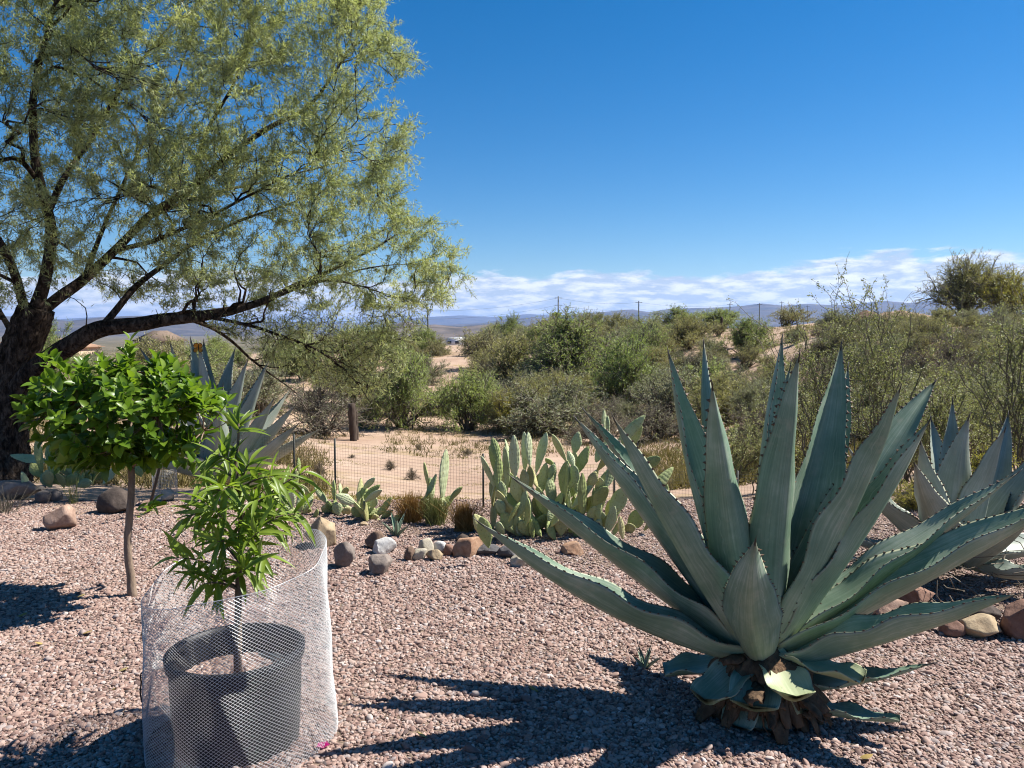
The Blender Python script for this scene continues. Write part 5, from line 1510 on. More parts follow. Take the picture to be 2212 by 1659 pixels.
fill(46, 640, 1500, 726, 775, 1.8, 4.0, [('dome', 'grey'), ('feathery', 'olive'), ('dome', 'olive'), ('feathery', 'green')], 'bush along the crest of the far bank', 'bushes along the crest of the far bank')
# ground cover on the hillside: dry bunch grass and litter
def strew(n, x0, x1, ya, yb, thr, seed, sc_):
    px = sq.uniform(x0, x1, n * 4); Y = ya * (yb / ya) ** sq.uniform(0, 1, n * 4)
    x = (px - 1106) / F * Y; z = hz(x, Y); P = np.stack([x, Y, z], -1)
    return P[vnoise(P * np.array((1, 1, 0)), sc_, seed, 3) > thr][:n]
gx = np.concatenate([strew(9000, 1380, 2400, 11.5, 62, -.25, 31, .22), strew(2600, -100, 1400, 22, 70, .0, 31, .22), strew(1500, -150, 700, 9.5, 22, -.05, 31, .5)])
gy = sq.uniform(.10, .28, len(gx))
rep = 9
bp = np.repeat(gx, rep, 0) + np.stack([sq.normal(0, .10, len(gx) * rep), sq.normal(0, .10, len(gx) * rep), np.zeros(len(gx) * rep)], -1)
v, f = scatter(np.array([(0, -.5, 0), (0, .5, 0), (1, 0, 0)]), np.array([(0, 1, 2)]), bp, norm(np.array((0, 0, 1.)) + sq.normal(0, .5, bp.shape)), sq.normal(0, 1, bp.shape), np.repeat(gy, rep) * sq.uniform(.6, 1.2, len(bp)), .022)
t_ = solo('dry_grass', v, f, leaf_mat('dry_grass_blade', (.11, .10, .045), (.20, .165, .075), (.33, .26, .13), .25, .7, .15, .4), (0, 0, 0), 'thin dry bunch grass covering the far slopes', 'grass', kind='stuff', smooth=False)
# small weeds on the wash
wx = strew(420, 560, 1100, 8.2, 27, .12, 37, .8)
bp = np.repeat(wx, 12, 0) + np.stack([sq.normal(0, .06, len(wx) * 12), sq.normal(0, .06, len(wx) * 12), np.zeros(len(wx) * 12)], -1)
v, f = scatter(sl_v, sl_f, bp, norm(np.array((0, 0, .7)) + sq.normal(0, .6, bp.shape)), sq.normal(0, 1, bp.shape), sq.uniform(.02, .06, len(bp)), .010)
solo('ground_weeds', v, f, leaf_mat('weed_leaf', (.16, .15, .04), (.27, .24, .06), (.40, .34, .10), .3, .6, .2, 2), (0, 0, 0), 'tiny yellow-green weeds in patches on the sandy wash', 'weeds', kind='stuff', smooth=False)
for i, (px, py, w, h) in enumerate(((843, 1003, 34, 26), (890, 1022, 32, 32), (690, 1010, 34, 40), (1010, 975, 30, 16), (905, 965, 22, 16), (760, 985, 20, 10))):
    p = tg(px, py + h / 2, 7.4)
    if p is None: continue
    shrub('bare', 'dry', p, w * mpp(p[1]), h * mpp(p[1]), 'tiny leafless dry bush on the bare sand of the wash', 'dry bushes on the wash')
dw = tg(1035, 935)

# ---- leggy thicket behind the right-hand agave
M_thick = leaf_mat('thicket_leaf', (0.12, 0.13, 0.06), (0.22, 0.235, 0.11), (0.35, 0.355, 0.19), .35, .55, .3, 1.5, alb=.95)
def thicket(px, Y, H, spread, n, seed, label, tops=None):
    q = np.random.default_rng(seed)
    b = at(px, 900, Y); b[2] = h1(b[0], Y)
    org = b.copy()
    e = empty('leggy_bush', org, label, 'shrub')
    az = q.uniform(0, 2 * np.pi, n); lean = q.uniform(.1, 1.0, n)
    k = 14
    t = np.linspace(0, 1, k)[None, :, None]
    E = b + np.stack([np.cos(az) * spread * lean, np.sin(az) * spread * .7 * lean, H * q.uniform(.6, 1.0, n) * (1.05 - .35 * lean)], -1)
    B = b + np.stack([q.normal(0, .12, n), q.normal(0, .12, n), np.full(n, -.03)], -1)
    C = (B + E) / 2 + np.stack([-np.cos(az) * .15, -np.sin(az) * .1, np.full(n, .25)], -1)
    P1 = (1 - t) ** 2 * B[:, None] + 2 * t * (1 - t) * C[:, None] + t ** 2 * E[:, None]
    P1[:, 1:] += q.normal(0, .022, (n, k - 1, 3))
    R1 = np.linspace(.012, .003, k)[None] * q.uniform(.6, 1.2, n)[:, None]
    N2 = 9
    u = q.uniform(.2, .98, (n, N2)) * (k - 1.001); i = u.astype(int); rows = np.arange(n)[:, None]
    b2 = P1[rows, i].reshape(-1, 3); t2 = norm((P1[rows, i + 1] - P1[rows, i]).reshape(-1, 3))
    d2 = norm(t2 * .8 + q.normal(0, .55, t2.shape) + np.array((0, 0, .25)))
    P2 = b2[:, None] + d2[:, None] * (np.linspace(0, 1, 7)[None, :, None] * q.uniform(.2, .65, len(b2))[:, None, None])
    P2[:, 1:] += q.normal(0, .012, (len(b2), 6, 3))
    R2 = np.tile(np.linspace(.004, .0016, 7), (len(b2), 1))
    V, Fs = merge([tubes(P1, R1, 5), tubes(P2, R2, 3, False)])
    part('stems', e, V, Fs, M_twigpale, org)
    def pts(P, m, lo):
        N, k0, _ = P.shape
        u = q.uniform(lo, 1, (N, m)) * (k0 - 1.001); i = u.astype(int); f = (u - i)[..., None]; rows = np.arange(N)[:, None]
        return (P[rows, i] * (1 - f) + P[rows, i + 1] * f).reshape(-1, 3)
    p = np.concatenate([pts(P2, 13, .05), pts(P1, 22, .35)])
    p = np.repeat(p, 4, 0) + q.normal(0, .014, (len(p) * 4, 3))
    v, f = scatter(sl_v, sl_f, p, norm(q.normal(0, 1, p.shape)), norm(q.normal(0, .6, p.shape) + np.array((0, 0, .7))), q.uniform(.015, .034, len(p)), q.uniform(.008, .014, len(p)))
    part('foliage', e, v, f, M_thick, org, smooth=False, kind='stuff')
thicket(1790, 8.6, 2.65, .9, 18, 1, 'leggy small-leaved bush with tips above the skyline behind the big agave')
thicket(1905, 8.0, 2.55, .8, 16, 2, 'leggy small-leaved bush between the two big agaves')
thicket(2040, 8.4, 1.55, .9, 22, 3, 'leggy bush right behind the grey-blue agave')
thicket(2190, 7.6, 2.5, .8, 20, 4, 'leggy bush with arching stems past the grey-blue agave')
thicket(1700, 9.6, 1.5, .8, 18, 5, 'leggy bush half hidden by the tallest agave leaves')
thicket(1960, 9.8, 1.5, 1.0, 20, 6, 'far leggy bush on the lower slope')
thicket(2260, 9.0, 1.9, .9, 20, 7, 'leggy bush at the foot of the right-hand slope')
thicket(2120, 10.6, 1.4, 1.0, 20, 8, 'low leggy bush farther up the right-hand slope')
thicket(1590, 9.2, 1.15, .7, 14, 9, 'low leggy bush between the upright agave leaves')
def yb(px, py, w, h, Y, lab):
    p = at(px, py, Y); loc = np.array((p[0], Y, h1(p[0], Y)))
    shrub('dome', 'yellow', loc, w * mpp(Y), h * mpp(Y), lab, twig='p')
yb(2140, 1000, 190, 130, 7.0, 'yellow-green leafy bush right behind the grey-blue agave tips')
yb(1985, 1010, 120, 70, 6.9, 'small yellow-green bush between the agaves')
# dead twigs under the grey-blue agave
n = 260
p0 = np.stack([sq.uniform(1.55, 3.4, n), sq.uniform(4.2, 5.6, n), sq.uniform(.0, .22, n)], -1)
d = norm(sq.normal(0, 1, (n, 3)) * np.array((1, 1, .45)))
P = p0[:, None] + d[:, None] * (np.linspace(0, 1, 4)[None, :, None] * sq.uniform(.15, .45, n)[:, None, None])
P[:, 1:] += sq.normal(0, .02, (n, 3, 3)); P[..., 2] = np.maximum(P[..., 2], .008)
v, f = tubes(P, np.tile(np.linspace(.004, .002, 4), (n, 1)), 3, False)
solo('twig_litter', v, f, M_twig, (2.4, 4.8, 0), 'dark dead twigs heaped under the grey-blue agave', 'twigs', kind='stuff')

# ---- grass tufts by the fence
def tuft(px, py, hpx, wpx, mat, label, n=420, seed=0, lean=.28):
    q = np.random.default_rng(seed)
    b = gp(px, py); H = hpx * mpp(b[1]); W = wpx * mpp(b[1])
    az = q.uniform(0, 6.28, n); sp_ = np.abs(q.normal(0, lean, n))
    B = b + np.stack([q.normal(0, W * .14, n), q.normal(0, W * .12, n), np.full(n, -.01)], -1)
    E = B + np.stack([np.cos(az) * sp_ * W * 1.4, np.sin(az) * sp_ * W, H * q.uniform(.5, 1.05, n)], -1)
    C = B + (E - B) * .5 + np.array((0, 0, 1)) * H * .12
    t = np.linspace(0, 1, 5)[None, :, None]
    P = (1 - t) ** 2 * B[:, None] + 2 * t * (1 - t) * C[:, None] + t ** 2 * E[:, None]
    v, f = tubes(P, np.tile(np.array([.0022, .002, .0017, .0013, .0006]), (n, 1)), 3, False)
    return solo('grass_tuft', v, f, mat, b, label, 'grass')
M_straw = leaf_mat('straw_grass', (.30, .165, .045), (.46, .27, .085), (.58, .38, .15), .35, .6, .2, 6, 1.1)
M_greengrass = leaf_mat('green_grass', (.14, .17, .05), (.25, .27, .09), (.36, .37, .15), .35, .6, .2, 6)
tuft(888, 1128, 70, 64, M_straw, 'dry orange grass tuft left of the tall curved prickly pear pad', seed=1, n=520)
tuft(940, 1132, 66, 60, M_greengrass, 'fresh green fine grass tuft growing through the small prickly pear', seed=2, n=420)
tuft(1003, 1145, 66, 66, M_straw, 'dry orange grass tuft between the small and the large prickly pears', seed=3, n=520)
tuft(158, 1087, 60, 30, M_greengrass, 'thin upright green plant in front of the dark prickly pear', seed=4, n=26, lean=.5)
tuft(10, 1108, 62, 70, M_twigpale, 'dark spiky grass tuft beside the stone slab', seed=5, n=60, lean=.5)

# ================================================================== fences, poles, houses
M_blackwire = plain('black_wire', (.035, .033, .032), .5, .4)
M_postrust = plain('steel_post', (.045, .05, .045), .6, .3)
M_wood = bark_mat('post_wood', (.035, .025, .02), (.12, .09, .07), 18, .1, .8)
def box(c, s):
    c = np.asarray(c, float); s = np.asarray(s, float) / 2
    V = np.array([[x, y, z] for x in (-1, 1) for y in (-1, 1) for z in (-1, 1)]) * s + c
    return V, np.array([[0, 1, 3, 2], [4, 6, 7, 5], [0, 4, 5, 1], [2, 3, 7, 6], [0, 2, 6, 4], [1, 5, 7, 3]])
FL = np.array([[470, 7.55, .62], [720, 7.1, .57], [1045, 6.82, .47], [1300, 6.72, .42], [1560, 6.72, .34], [1760, 6.8, .30]])
def fpt(s):
    px = np.interp(s, np.arange(len(FL)), FL[:, 0]); Y = np.interp(s, np.arange(len(FL)), FL[:, 1]); top = np.interp(s, np.arange(len(FL)), FL[:, 2])
    return (px - 1106) / F * Y, Y, top
ss = np.linspace(0, len(FL) - 1, 900); fx, fy, ft = fpt(ss)
L_ = np.concatenate([[0], np.cumsum(np.hypot(np.diff(fx), np.diff(fy)))])
def fat(l):
    return np.interp(l, L_, fx), np.interp(l, L_, fy), np.interp(l, L_, ft)
fo = np.array((fx[0], fy[0], 0))
WF = empty('wire_fence', fo, 'low black wire-netting fence along the back of the yard', 'fence')
lv = np.arange(0, L_[-1], .028)
x, y, tp = fat(lv); zb = hz(x, y) - .02
tp = tp + .006 * np.sin(lv * 5)
wl_ = [np.stack([np.stack([x, y, zb], -1), np.stack([x, y, tp], -1)], 1)]
v1 = tubes(wl_[0], np.full((len(lv), 2), .0008), 3, False)
hs = []
lh = np.linspace(0, L_[-1], 90); x, y, tp = fat(lh); zb = hz(x, y)
for k in range(24):
    hs.append(np.stack([x, y + .0012, np.maximum(tp - k * .028 + .006 * np.sin(lh * 5), zb - .03)], -1))
v2 = tubes(np.array(hs), np.full((24, 90), .0008), 3, False)
v, f = merge([v1, v2])
part('wire_netting', WF, v, f, M_blackwire, fo, kind='stuff')
for px in (630, 719, 1043, 1330, 1600):
    Yp = float(np.interp(px, FL[:, 0], FL[:, 1])); tpz = float(np.interp(px, FL[:, 0], FL[:, 2])) + .03
    xx = (px - 1106) / F * Yp
    bz = h1(xx, Yp) - .05
    a = box((xx, Yp + .02, (bz + tpz) / 2), (.018, .005, tpz - bz)); b = box((xx, Yp + .035, (bz + tpz) / 2), (.005, .016, tpz - bz))
    v, f = merge([a, b])
    part('post', WF, v, f, M_postrust, fo, smooth=False)
# field fence beyond the wash: separate posts
def post(px, ytop, ybot, Y, label, wood=True, w=None, group=None):
    p0 = tg(px, ybot, 12) if Y is None else at(px, ybot, Y)
    if p0 is None: p0 = at(px, ybot, 62)
    Yl = p0[1]; z0 = h1(p0[0], Yl) - .1; z1 = at(px, ytop, Yl)[2]
    r = (w or (.085 if wood else .03))
    n = 9
    zz_ = np.linspace(z0, z1, n)
    P = np.stack([p0[0] + .02 * np.sin(zz_ * 3 + px), np.full(n, Yl), zz_], -1)
    v, f = tubes(P, np.full(n, r) * (1 + .12 * np.sin(np.arange(n) * 2.1 + px)), 9 if wood else 5)
    solo('fence_post', v, f, M_wood if wood else M_postrust, (p0[0], Yl, z0), label, 'post', group)
post(762, 872, 952, None, 'thick dark wooden fence post at the edge of the wash', w=.13)
post(769, 885, 950, None, 'paler wooden brace post against the thick dark post', w=.09)
post(892, 868, 930, None, 'thin steel fence post by the yellow-green bush', wood=False)
post(1475, 706, 741, 60, 'wooden fence post standing on the bare pink crest', w=.10)
post(1558, 685, 716, 60, 'wooden fence post among the skyline bushes', w=.10)
for px, a, b in ((1425, 726, 763), (1451, 716, 745), (1500, 693, 730), (1520, 688, 723), (1541, 683, 716), (1600, 695, 712), (1605, 690, 708), (1120, 735, 748)):
    post(px, a, b, 58, 'thin steel fence post along the far crest', False, .035, group='steel posts along the far crest')
# utility poles
M_pole = plain('pole_steel', (.05, .055, .06), .6, .3)
tops = []
for px, yt, Y, lab, arms in ((1206, 640, 280, 'utility pole with three short crossarms beside the palm', 3), (1380, 650, 300, 'plain dark utility pole on the skyline right of the palm', 1),
                             (1577, 655, 330, 'utility pole behind the skyline fence posts', 1), (1641, 655, 380, 'thin utility pole right of the skyline fence posts', 1),
                             (1689, 651, 430, 'thin distant utility pole above the pink slope', 1), (1745, 660, 520, 'faint far utility pole near the leggy bush tips', 1),
                             (924, 668, 240, 'utility pole at the tip of the mesquite crown', 1)):
    p = at(px, yt, Y); z0 = h1(p[0], Y) - .5
    v, f = tubes(np.array([[p[0], Y, z0], [p[0], Y, p[2]]]), np.array([.34, .2]), 8)
    e = empty('utility_pole', (p[0], Y, z0), lab, 'pole')
    part('pole', e, v, f, M_pole, (p[0], Y, z0))
    for k in range(arms):
        v, f = box((p[0], Y, p[2] - .6 - k * 2.6), (2.6, .16, .16))
        part('crossarm', e, v, f, M_pole, (p[0], Y, z0), smooth=False)
    tops.append(np.array((p[0], Y, p[2])))
order_ = [6, 0, 1, 2, 3, 4, 5]
for k, dz in enumerate((.55, 3.1, 5.7)):
    pts = []
    for a, b in zip(order_[:-1], order_[1:]):
        A, B = tops[a] - np.array((0, 0, dz)), tops[b] - np.array((0, 0, dz))
        t = np.linspace(0, 1, 14)[:, None]
        pts.append((A * (1 - t) + B * t + np.array((0, 0, -1)) * 4 * t * (1 - t) * 1.2)[:-1])
    P = np.concatenate(pts)
    v, f = tubes(P, np.full(len(P), .03), 3)
    solo('power_line', v, f, M_pole, P[0], ('topmost', 'middle', 'lowest')[k] + ' power line strung between the skyline utility poles', 'cable')
# white trailer
Yv = 140.; c = at(979, 738, Yv); z0 = h1(c[0], Yv)
w, hgt, ln = 3.0, at(979, 729, Yv)[2] - z0, 6.0
prof = [(-w / 2, .5), (w / 2, .5), (w / 2, hgt - .55), (w / 2 - .25, hgt - .18), (w / 4, hgt), (-w / 4, hgt), (-w / 2 + .25, hgt - .18), (-w / 2, hgt - .55)]
TO = np.array((c[0], Yv, z0)); ca, sa = math.cos(R(-18)), math.sin(R(-18))
def rot(P): P = np.asarray(P, float); return np.stack([P[:, 0] * ca - P[:, 1] * sa, P[:, 0] * sa + P[:, 1] * ca, P[:, 2]], -1) + TO
Vv = [(x, 0, z) for x, z in prof] + [(x, ln, z) for x, z in prof]
Qv = [[i, (i + 1) % 8, 8 + (i + 1) % 8, 8 + i] for i in range(8)]
caps = [list(range(7, -1, -1)), list(range(8, 16))]
M_white = plain('trailer_white', (.78, .79, .80), .45, .4, var=.05)
TR = empty('trailer', TO, 'white round-roofed trailer parked on the rise beyond the wash', 'trailer')
part('body', TR, rot(Vv), [np.array(Qv), np.array(caps)], M_white, TO, smooth=False)
for x in (-.75, .75):
    v, f = box((x, -.03, hgt * .6), (.7, .05, .5)); part('window', TR, rot(v), f, plain('dark_glass', (.05, .06, .07), .15, .5), TO, smooth=False)
for x in (-1.25, 1.25):
    for yy in (2.2, 3.2):
        a = np.linspace(0, 2 * np.pi, 17)[:-1]
        P = np.array([[x - .12, yy, .34], [x + .12, yy, .34]])
        v, f = tubes(P, np.array([.34, .34]), 14); part('wheel', TR, rot(v), f, M_pot, TO)
# houses on the left
def house(px0, px1, yr, ye, Y, label, wallc, roofc, depth=9.0, hip=.22):
    a, b = at(px0, ye, Y), at(px1, ye, Y); zr = at(px0, yr, Y)[2]; ze = a[2]
    x0, x1 = a[0], b[0]; z0 = min(h1(x0, Y), h1(x1, Y), h1(x0, Y + depth), h1(x1, Y + depth)) - .2
    org = np.array(((x0 + x1) / 2, Y, z0))
    e = empty('house', org, label, 'house')
    mw, mr = plain(label[:8] + '_wall', wallc, .9, .1, var=.08, scale=1), plain(label[:8] + '_roof', roofc, .9, .1, var=.15, scale=3)
    v, f = box(((x0 + x1) / 2, Y + depth / 2, (z0 + ze) / 2 - .02), (x1 - x0 - .8, depth - .8, ze - z0))
    part('wall', e, v, f, mw, org, smooth=False)
    ov = .0; hx = (x1 - x0) * hip
    Vr = [(x0 - ov, Y, ze), (x1 + ov, Y, ze), (x1 + ov, Y + depth, ze), (x0 - ov, Y + depth, ze), (x0 + hx, Y + depth / 2, zr), (x1 - hx, Y + depth / 2, zr)]
    part('roof', e, np.array(Vr), [np.array([[1, 2, 5], [3, 0, 4]]), np.array([[0, 1, 5, 4], [2, 3, 4, 5], [3, 2, 1, 0]])], mr, org, smooth=False)
    n = 3
    for i in range(n):
        cx = x0 + (x1 - x0) * (i + .5) / n
        v, f = box((cx, Y + .38, (z0 + ze) / 2 + .3), (1.2, .08, 1.0)); wd = part('window', e, v, f, plain('house_glass', (.04, .05, .06), .15, .5), org, smooth=False)
        v, f = box((cx, Y + .35, (z0 + ze) / 2 - .25), (1.4, .1, .08)); part('sill', wd, v, f, mw, org, smooth=False)
house(-60, 146, 732, 752, 95, 'low house with a tan tiled roof behind the mesquite trunk', (.50, .38, .28), (.40, .25, .17))
house(280, 338, 714, 738, 90, 'low pale house glimpsed under the mesquite limb', (.36, .30, .24), (.20, .15, .115))
# palm with a skirt of dead fronds
Yp = 170.; pt = at(1202, 677, Yp); z0 = h1(pt[0], Yp) - .2
PO = np.array((pt[0], Yp, z0))
PM = empty('palm_tree', PO, 'fan palm with a shaggy skirt of dead fronds on the skyline', 'palm tree')
v, f = tubes(np.array([[pt[0], Yp, z0], [pt[0] + .05, Yp, (z0 + pt[2]) / 2], [pt[0], Yp, pt[2] - .6]]), np.array([.3, .24, .22]), 10)
part('trunk', PM, v, f, M_wood, PO)
q = np.random.default_rng(3)
fr_v, fr_f = leaf_template([0, .35, .6, .85, 1], [.03, .05, .30, .22, .05], .25, .2)
topc = np.array((pt[0], Yp, pt[2] - .6))
for nm, n, zlo, zhi, ml, L in (('fronds', 46, .0, .9, LM['green'], 1.5), ('dead_skirt', 130, -1.6, -.8, LM['dry'], 1.3)):
    az = q.uniform(0, 6.28, n); d = np.stack([np.cos(az), np.sin(az), q.uniform(zlo, zhi, n)], -1)
    b = np.tile(topc, (n, 1))
    if nm == 'dead_skirt': b = b + np.stack([np.cos(az) * .2, np.sin(az) * .2, -q.uniform(0, 1.9, n)], -1)
    v, f = scatter(fr_v, fr_f, b, norm(d), np.tile((0, 0, 1.), (n, 1)) + q.normal(0, .2, (n, 3)), L * q.uniform(.8, 1.1, n), 1.0)
    part(nm, PM, v, f, ml, PO, kind='stuff')
# roll of hardware cloth behind the citrus
rc = gp(357, 1076)
seg = []
for k in range(22):
    a = np.linspace(0, 2 * np.pi, 25); seg.append(np.stack([rc[0] + .11 * np.cos(a), rc[1] + .11 * np.sin(a), np.full(25, .0 + k * .0135)], -1))
v1 = tubes(np.array(seg), np.full((22, 25), .001), 3, False)
a = np.linspace(0, 2 * np.pi, 50)[:-1]
v2 = tubes(np.stack([np.stack([rc[0] + .11 * np.cos(a), rc[1] + .11 * np.sin(a), 0 * a], -1), np.stack([rc[0] + .11 * np.cos(a), rc[1] + .11 * np.sin(a), 0 * a + .29], -1)], 1), np.full((49, 2), .001), 3, False)
v, f = merge([v1, v2])
solo('wire_guard', v, f, M_wire, rc, 'small round wire guard on the gravel at the foot of the pale agave', 'wire guard')
# orange butterfly on the tall pale agave
bo = at(429, 752, YC - .12)
BF = empty('butterfly', bo, 'orange and black butterfly resting on a tall pale agave leaf tip', 'butterfly')
M_or = plain('butterfly_orange', (.62, .24, .02), .6, .2, var=.3, scale=60); M_bk = plain('butterfly_black', (.015, .012, .01), .6, .2)
for sx_ in (-1, 1):
    for (ex, ez, w_) in ((.035, .045, .05), (.03, -.025, .042)):
        d = norm(np.array((sx_ * ex, -.015, ez)))
        wv, wf = leaf_template([0, .2, .55, .85, 1], [.05, .25, .5, .42, .1], .05, .05)
        v, f = scatter(wv, wf, np.array([bo]), d[None], np.array([[0, -1., .2]]), .055, w_)
        wg = part('wing', BF, v, f, M_or, bo)
        rim = np.array([v[i] + np.array((0, -.001, 0)) for i in (3, 6, 9, 12, 13, 14, 11)]); vv, ff = tubes(rim, np.full(7, .003), 4)
        part('wing_border', wg, vv, ff, M_bk, bo)
v, f = tubes(np.array([bo + np.array((0, -.004, z)) for z in (-.03, -.01, .01, .022)]), np.array([.002, .004, .004, .002]), 6)
part('body', BF, v, f, M_bk, bo)

# ================================================================== gravel
t = NT('gravel_stone')
a_ = t.node('ShaderNodeAttribute', attribute_name='tint', attribute_type='INSTANCER')
cn = t.noise(t.objco(), 2.2, 4, .7)
c = t.ramp(a_.outputs['Fac'], [(0.0, (.09, .075, .07)), (.14, (.17, .115, .095)), (.32, (.30, .195, .155)), (.5, (.40, .285, .225)), (.68, (.48, .37, .30)), (.82, (.36, .31, .28)), (.93, (.58, .50, .43)), (1.0, (.66, .62, .57))])
c = t.mix(.5, c, t.mix(cn, (.55, .5, .46), (1.25, 1.22, 1.2)), 'MULTIPLY')
c = t.mix(1.0, c, (.97, .95, 1.0), 'MULTIPLY')
M_gravel = t.principled(c, .8, .25, alb=.76)
bpx = np.array([-700, 0, 200, 700, 900, 1000, 1250, 1700, 1900, 2212, 2900]); bY = np.array([7.0, 6.9, 6.7, 6.3, 5.9, 5.6, 5.2, 4.7, 4.35, 3.95, 3.7])
gr = np.random.default_rng(2)
def lay(n, ylo, yhi, uhalf):
    y = np.sqrt(gr.uniform(ylo ** 2, yhi ** 2, n)); u = gr.uniform(-uhalf, uhalf, n)
    return np.stack([u * y, y], -1)
P = lay(390000, 2.05, 7.3, .78)
px = P[:, 0] / P[:, 1] * F + 1106
lim = np.interp(px, bpx, bY) + .25 * vnoise(np.stack([P[:, 0], P[:, 1], 0 * px], -1), 1.5, 3, 3)
inn = P[:, 1] < lim
bare = vnoise(np.stack([P[:, 0], P[:, 1], 0 * px], -1), 2.1, 23, 3) > .46
P = P[~bare | (gr.uniform(0, 1, len(P)) < .35)]; px = P[:, 0] / P[:, 1] * F + 1106
lim = np.interp(px, bpx, bY) + .25 * vnoise(np.stack([P[:, 0], P[:, 1], 0 * px], -1), 1.5, 3, 3)
inn = P[:, 1] < lim
out_keep = (~inn) & (gr.uniform(0, 1, len(P)) < .5) & (P[:, 1] < 7.2)
Pin, Pout = P[inn], P[out_keep]
# far stones are under a pixel: thin them a little
Pin = Pin[gr.uniform(0, 1, len(Pin)) < np.clip(1.25 - .08 * Pin[:, 1], .7, 1)]
pts = np.concatenate([Pin, Pout]); npt = len(pts)
size = np.concatenate([gr.lognormal(math.log(.0064), .32, len(Pin)), gr.lognormal(math.log(.0052), .35, len(Pout))])
zf = hz(pts[:, 0], pts[:, 1]) + size * gr.uniform(-.15, .55, npt)
# pot filling
na = 5200
ra = (PR - .034) * np.sqrt(gr.uniform(0, 1, na)); aa = gr.uniform(0, 6.2832, na)
pp_ = np.stack([pc[0] + ra * np.cos(aa), pc[1] + ra * np.sin(aa)], -1)
def gravel_object(name, xy, z, sz, label, parent=None, org=(0, 0, 0)):
    n = len(xy)
    me = bpy.data.meshes.new(name)
    me.vertices.add(n)
    co = np.concatenate([xy, z[:, None]], 1) - np.asarray(org)
    me.vertices.foreach_set('co', co.astype(np.float32).ravel())
    rot = gr.uniform(-.45, .45, (n, 3)); rot[:, 2] = gr.uniform(0, 6.28, n)
    scl = sz[:, None] * np.stack([gr.uniform(.95, 1.65, n), gr.uniform(.75, 1.15, n), gr.uniform(.5, .85, n)], -1)
    for nm, arr, ty in (('rot', rot, 'FLOAT_VECTOR'), ('scl', scl, 'FLOAT_VECTOR')):
        at2 = me.attributes.new(nm, ty, 'POINT'); at2.data.foreach_set('vector', arr.astype(np.float32).ravel())
    tn = np.clip(gr.beta(2.0, 2.0, n) + .12 * vnoise(np.concatenate([xy, z[:, None]], 1), 3.0, 5, 2), 0, 1)
    at2 = me.attributes.new('tint', 'FLOAT', 'POINT'); at2.data.foreach_set('value', tn.astype(np.float32))
    at3 = me.attributes.new('pick', 'INT', 'POINT'); at3.data.foreach_set('value', gr.integers(0, 5, n).astype(np.int32))
    me.materials.append(M_gravel)
    o = bpy.data.objects.new(name, me)
    link(o, parent)
    if parent is None: o.location = org
    ng = GN()
    md = o.modifiers.new('stones', 'NODES'); md.node_group = ng
    tag(o, label, 'gravel' if parent is None else None, kind='stuff')
    return o
_gn = None
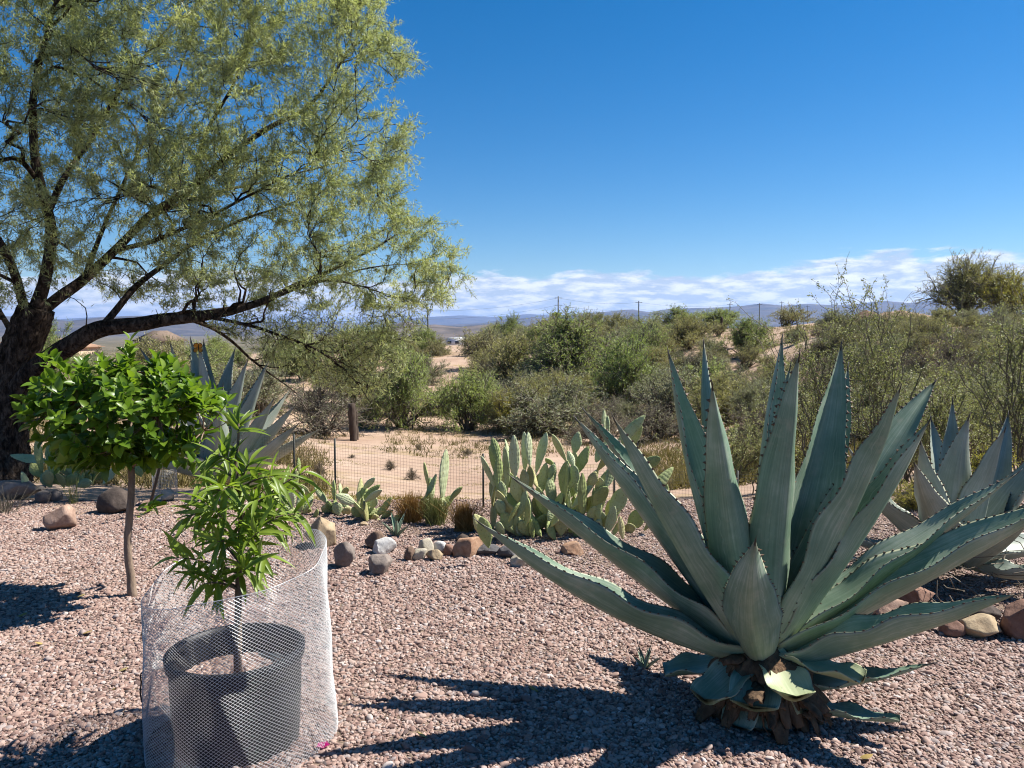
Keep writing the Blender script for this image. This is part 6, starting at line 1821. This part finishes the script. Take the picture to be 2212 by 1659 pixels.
def GN():
    global _gn
    if _gn: return _gn
    ng = bpy.data.node_groups.new('scatter_stones', 'GeometryNodeTree')
    ng.interface.new_socket('Geometry', in_out='INPUT', socket_type='NodeSocketGeometry')
    ng.interface.new_socket('Geometry', in_out='OUTPUT', socket_type='NodeSocketGeometry')
    N, L = ng.nodes, ng.links
    gi, go = N.new('NodeGroupInput'), N.new('NodeGroupOutput')
    join = N.new('GeometryNodeJoinGeometry')
    for k in range(5):
        ic = N.new('GeometryNodeMeshIcoSphere'); ic.inputs['Subdivisions'].default_value = 2; ic.inputs['Radius'].default_value = 1.0
        nz = N.new('ShaderNodeTexNoise'); nz.noise_dimensions = '4D'; nz.inputs['W'].default_value = k * 7.3; nz.inputs['Scale'].default_value = .75; nz.inputs['Detail'].default_value = 2.0
        sub = N.new('ShaderNodeVectorMath'); sub.operation = 'SUBTRACT'; sub.inputs[1].default_value = (.5, .5, .5)
        sca = N.new('ShaderNodeVectorMath'); sca.operation = 'SCALE'; sca.inputs['Scale'].default_value = 1.5
        spn = N.new('GeometryNodeSetPosition')
        L.new(nz.outputs['Color'], sub.inputs[0]); L.new(sub.outputs[0], sca.inputs[0])
        L.new(ic.outputs['Mesh'], spn.inputs['Geometry']); L.new(sca.outputs[0], spn.inputs['Offset'])
        sm = N.new('GeometryNodeSetMaterial'); sm.inputs['Material'].default_value = M_gravel
        L.new(spn.outputs[0], sm.inputs['Geometry'])
        ss_ = N.new('GeometryNodeSetShadeSmooth'); L.new(sm.outputs[0], ss_.inputs['Geometry'])
        g2 = N.new('GeometryNodeGeometryToInstance'); L.new(ss_.outputs[0], g2.inputs[0])
        L.new(g2.outputs[0], join.inputs[0])
    def attr(nm, ty):
        n = N.new('GeometryNodeInputNamedAttribute'); n.data_type = ty; n.inputs['Name'].default_value = nm; return n.outputs['Attribute']
    ip = N.new('GeometryNodeInstanceOnPoints')
    L.new(gi.outputs[0], ip.inputs['Points']); L.new(join.outputs[0], ip.inputs['Instance'])
    ip.inputs['Pick Instance'].default_value = True
    L.new(attr('pick', 'INT'), ip.inputs['Instance Index'])
    L.new(attr('rot', 'FLOAT_VECTOR'), ip.inputs['Rotation']); L.new(attr('scl', 'FLOAT_VECTOR'), ip.inputs['Scale'])
    L.new(ip.outputs[0], go.inputs[0])
    _gn = ng
    return ng
nl = 420
lp = lay(nl, 2.2, 6.6, .75); a_l = gr.uniform(0, 6.28, nl); ll_ = gr.uniform(.015, .06, nl)
P0 = np.concatenate([lp, (hz(lp[:, 0], lp[:, 1]) + .014)[:, None]], 1)
P1_ = P0 + np.stack([np.cos(a_l) * ll_, np.sin(a_l) * ll_, gr.uniform(-.002, .012, nl)], -1)
v, f = tubes(np.stack([P0, (P0 + P1_) / 2 + gr.normal(0, .003, P0.shape), P1_], 1), np.tile(np.array([.0011, .0014, .0008]), (nl, 1)), 3, False)
solo('plant_litter', v, f, M_twigpale, (0, 4, 0), 'tiny dry twigs and straws lying on the gravel', 'twigs', kind='stuff')
gravel_object('gravel', pts, zf, size, 'pinkish brown crushed gravel covering the yard')
gravel_object('gravel_mulch', pp_, PZ + gr.uniform(-.002, .008, na), gr.lognormal(math.log(.0075), .3, na), None, POT, pc)

# ================================================================== haze over the valley
hb = box((0, 12000, 340), (90000, 70000, 810))
me = mesh('haze', hb[0], hb[1], None, False)
t = NT('haze_air')
pv = t.node('ShaderNodeVolumePrincipled', {'Color': (.34, .54, 1.0, 1), 'Density': 3.4e-5, 'Anisotropy': 0.2})
t.l.new(pv.outputs[0], t.out.inputs['Volume'])
me.materials.append(t.m)
ho = link(bpy.data.objects.new('haze', me)); tag(ho, kind='stuff')
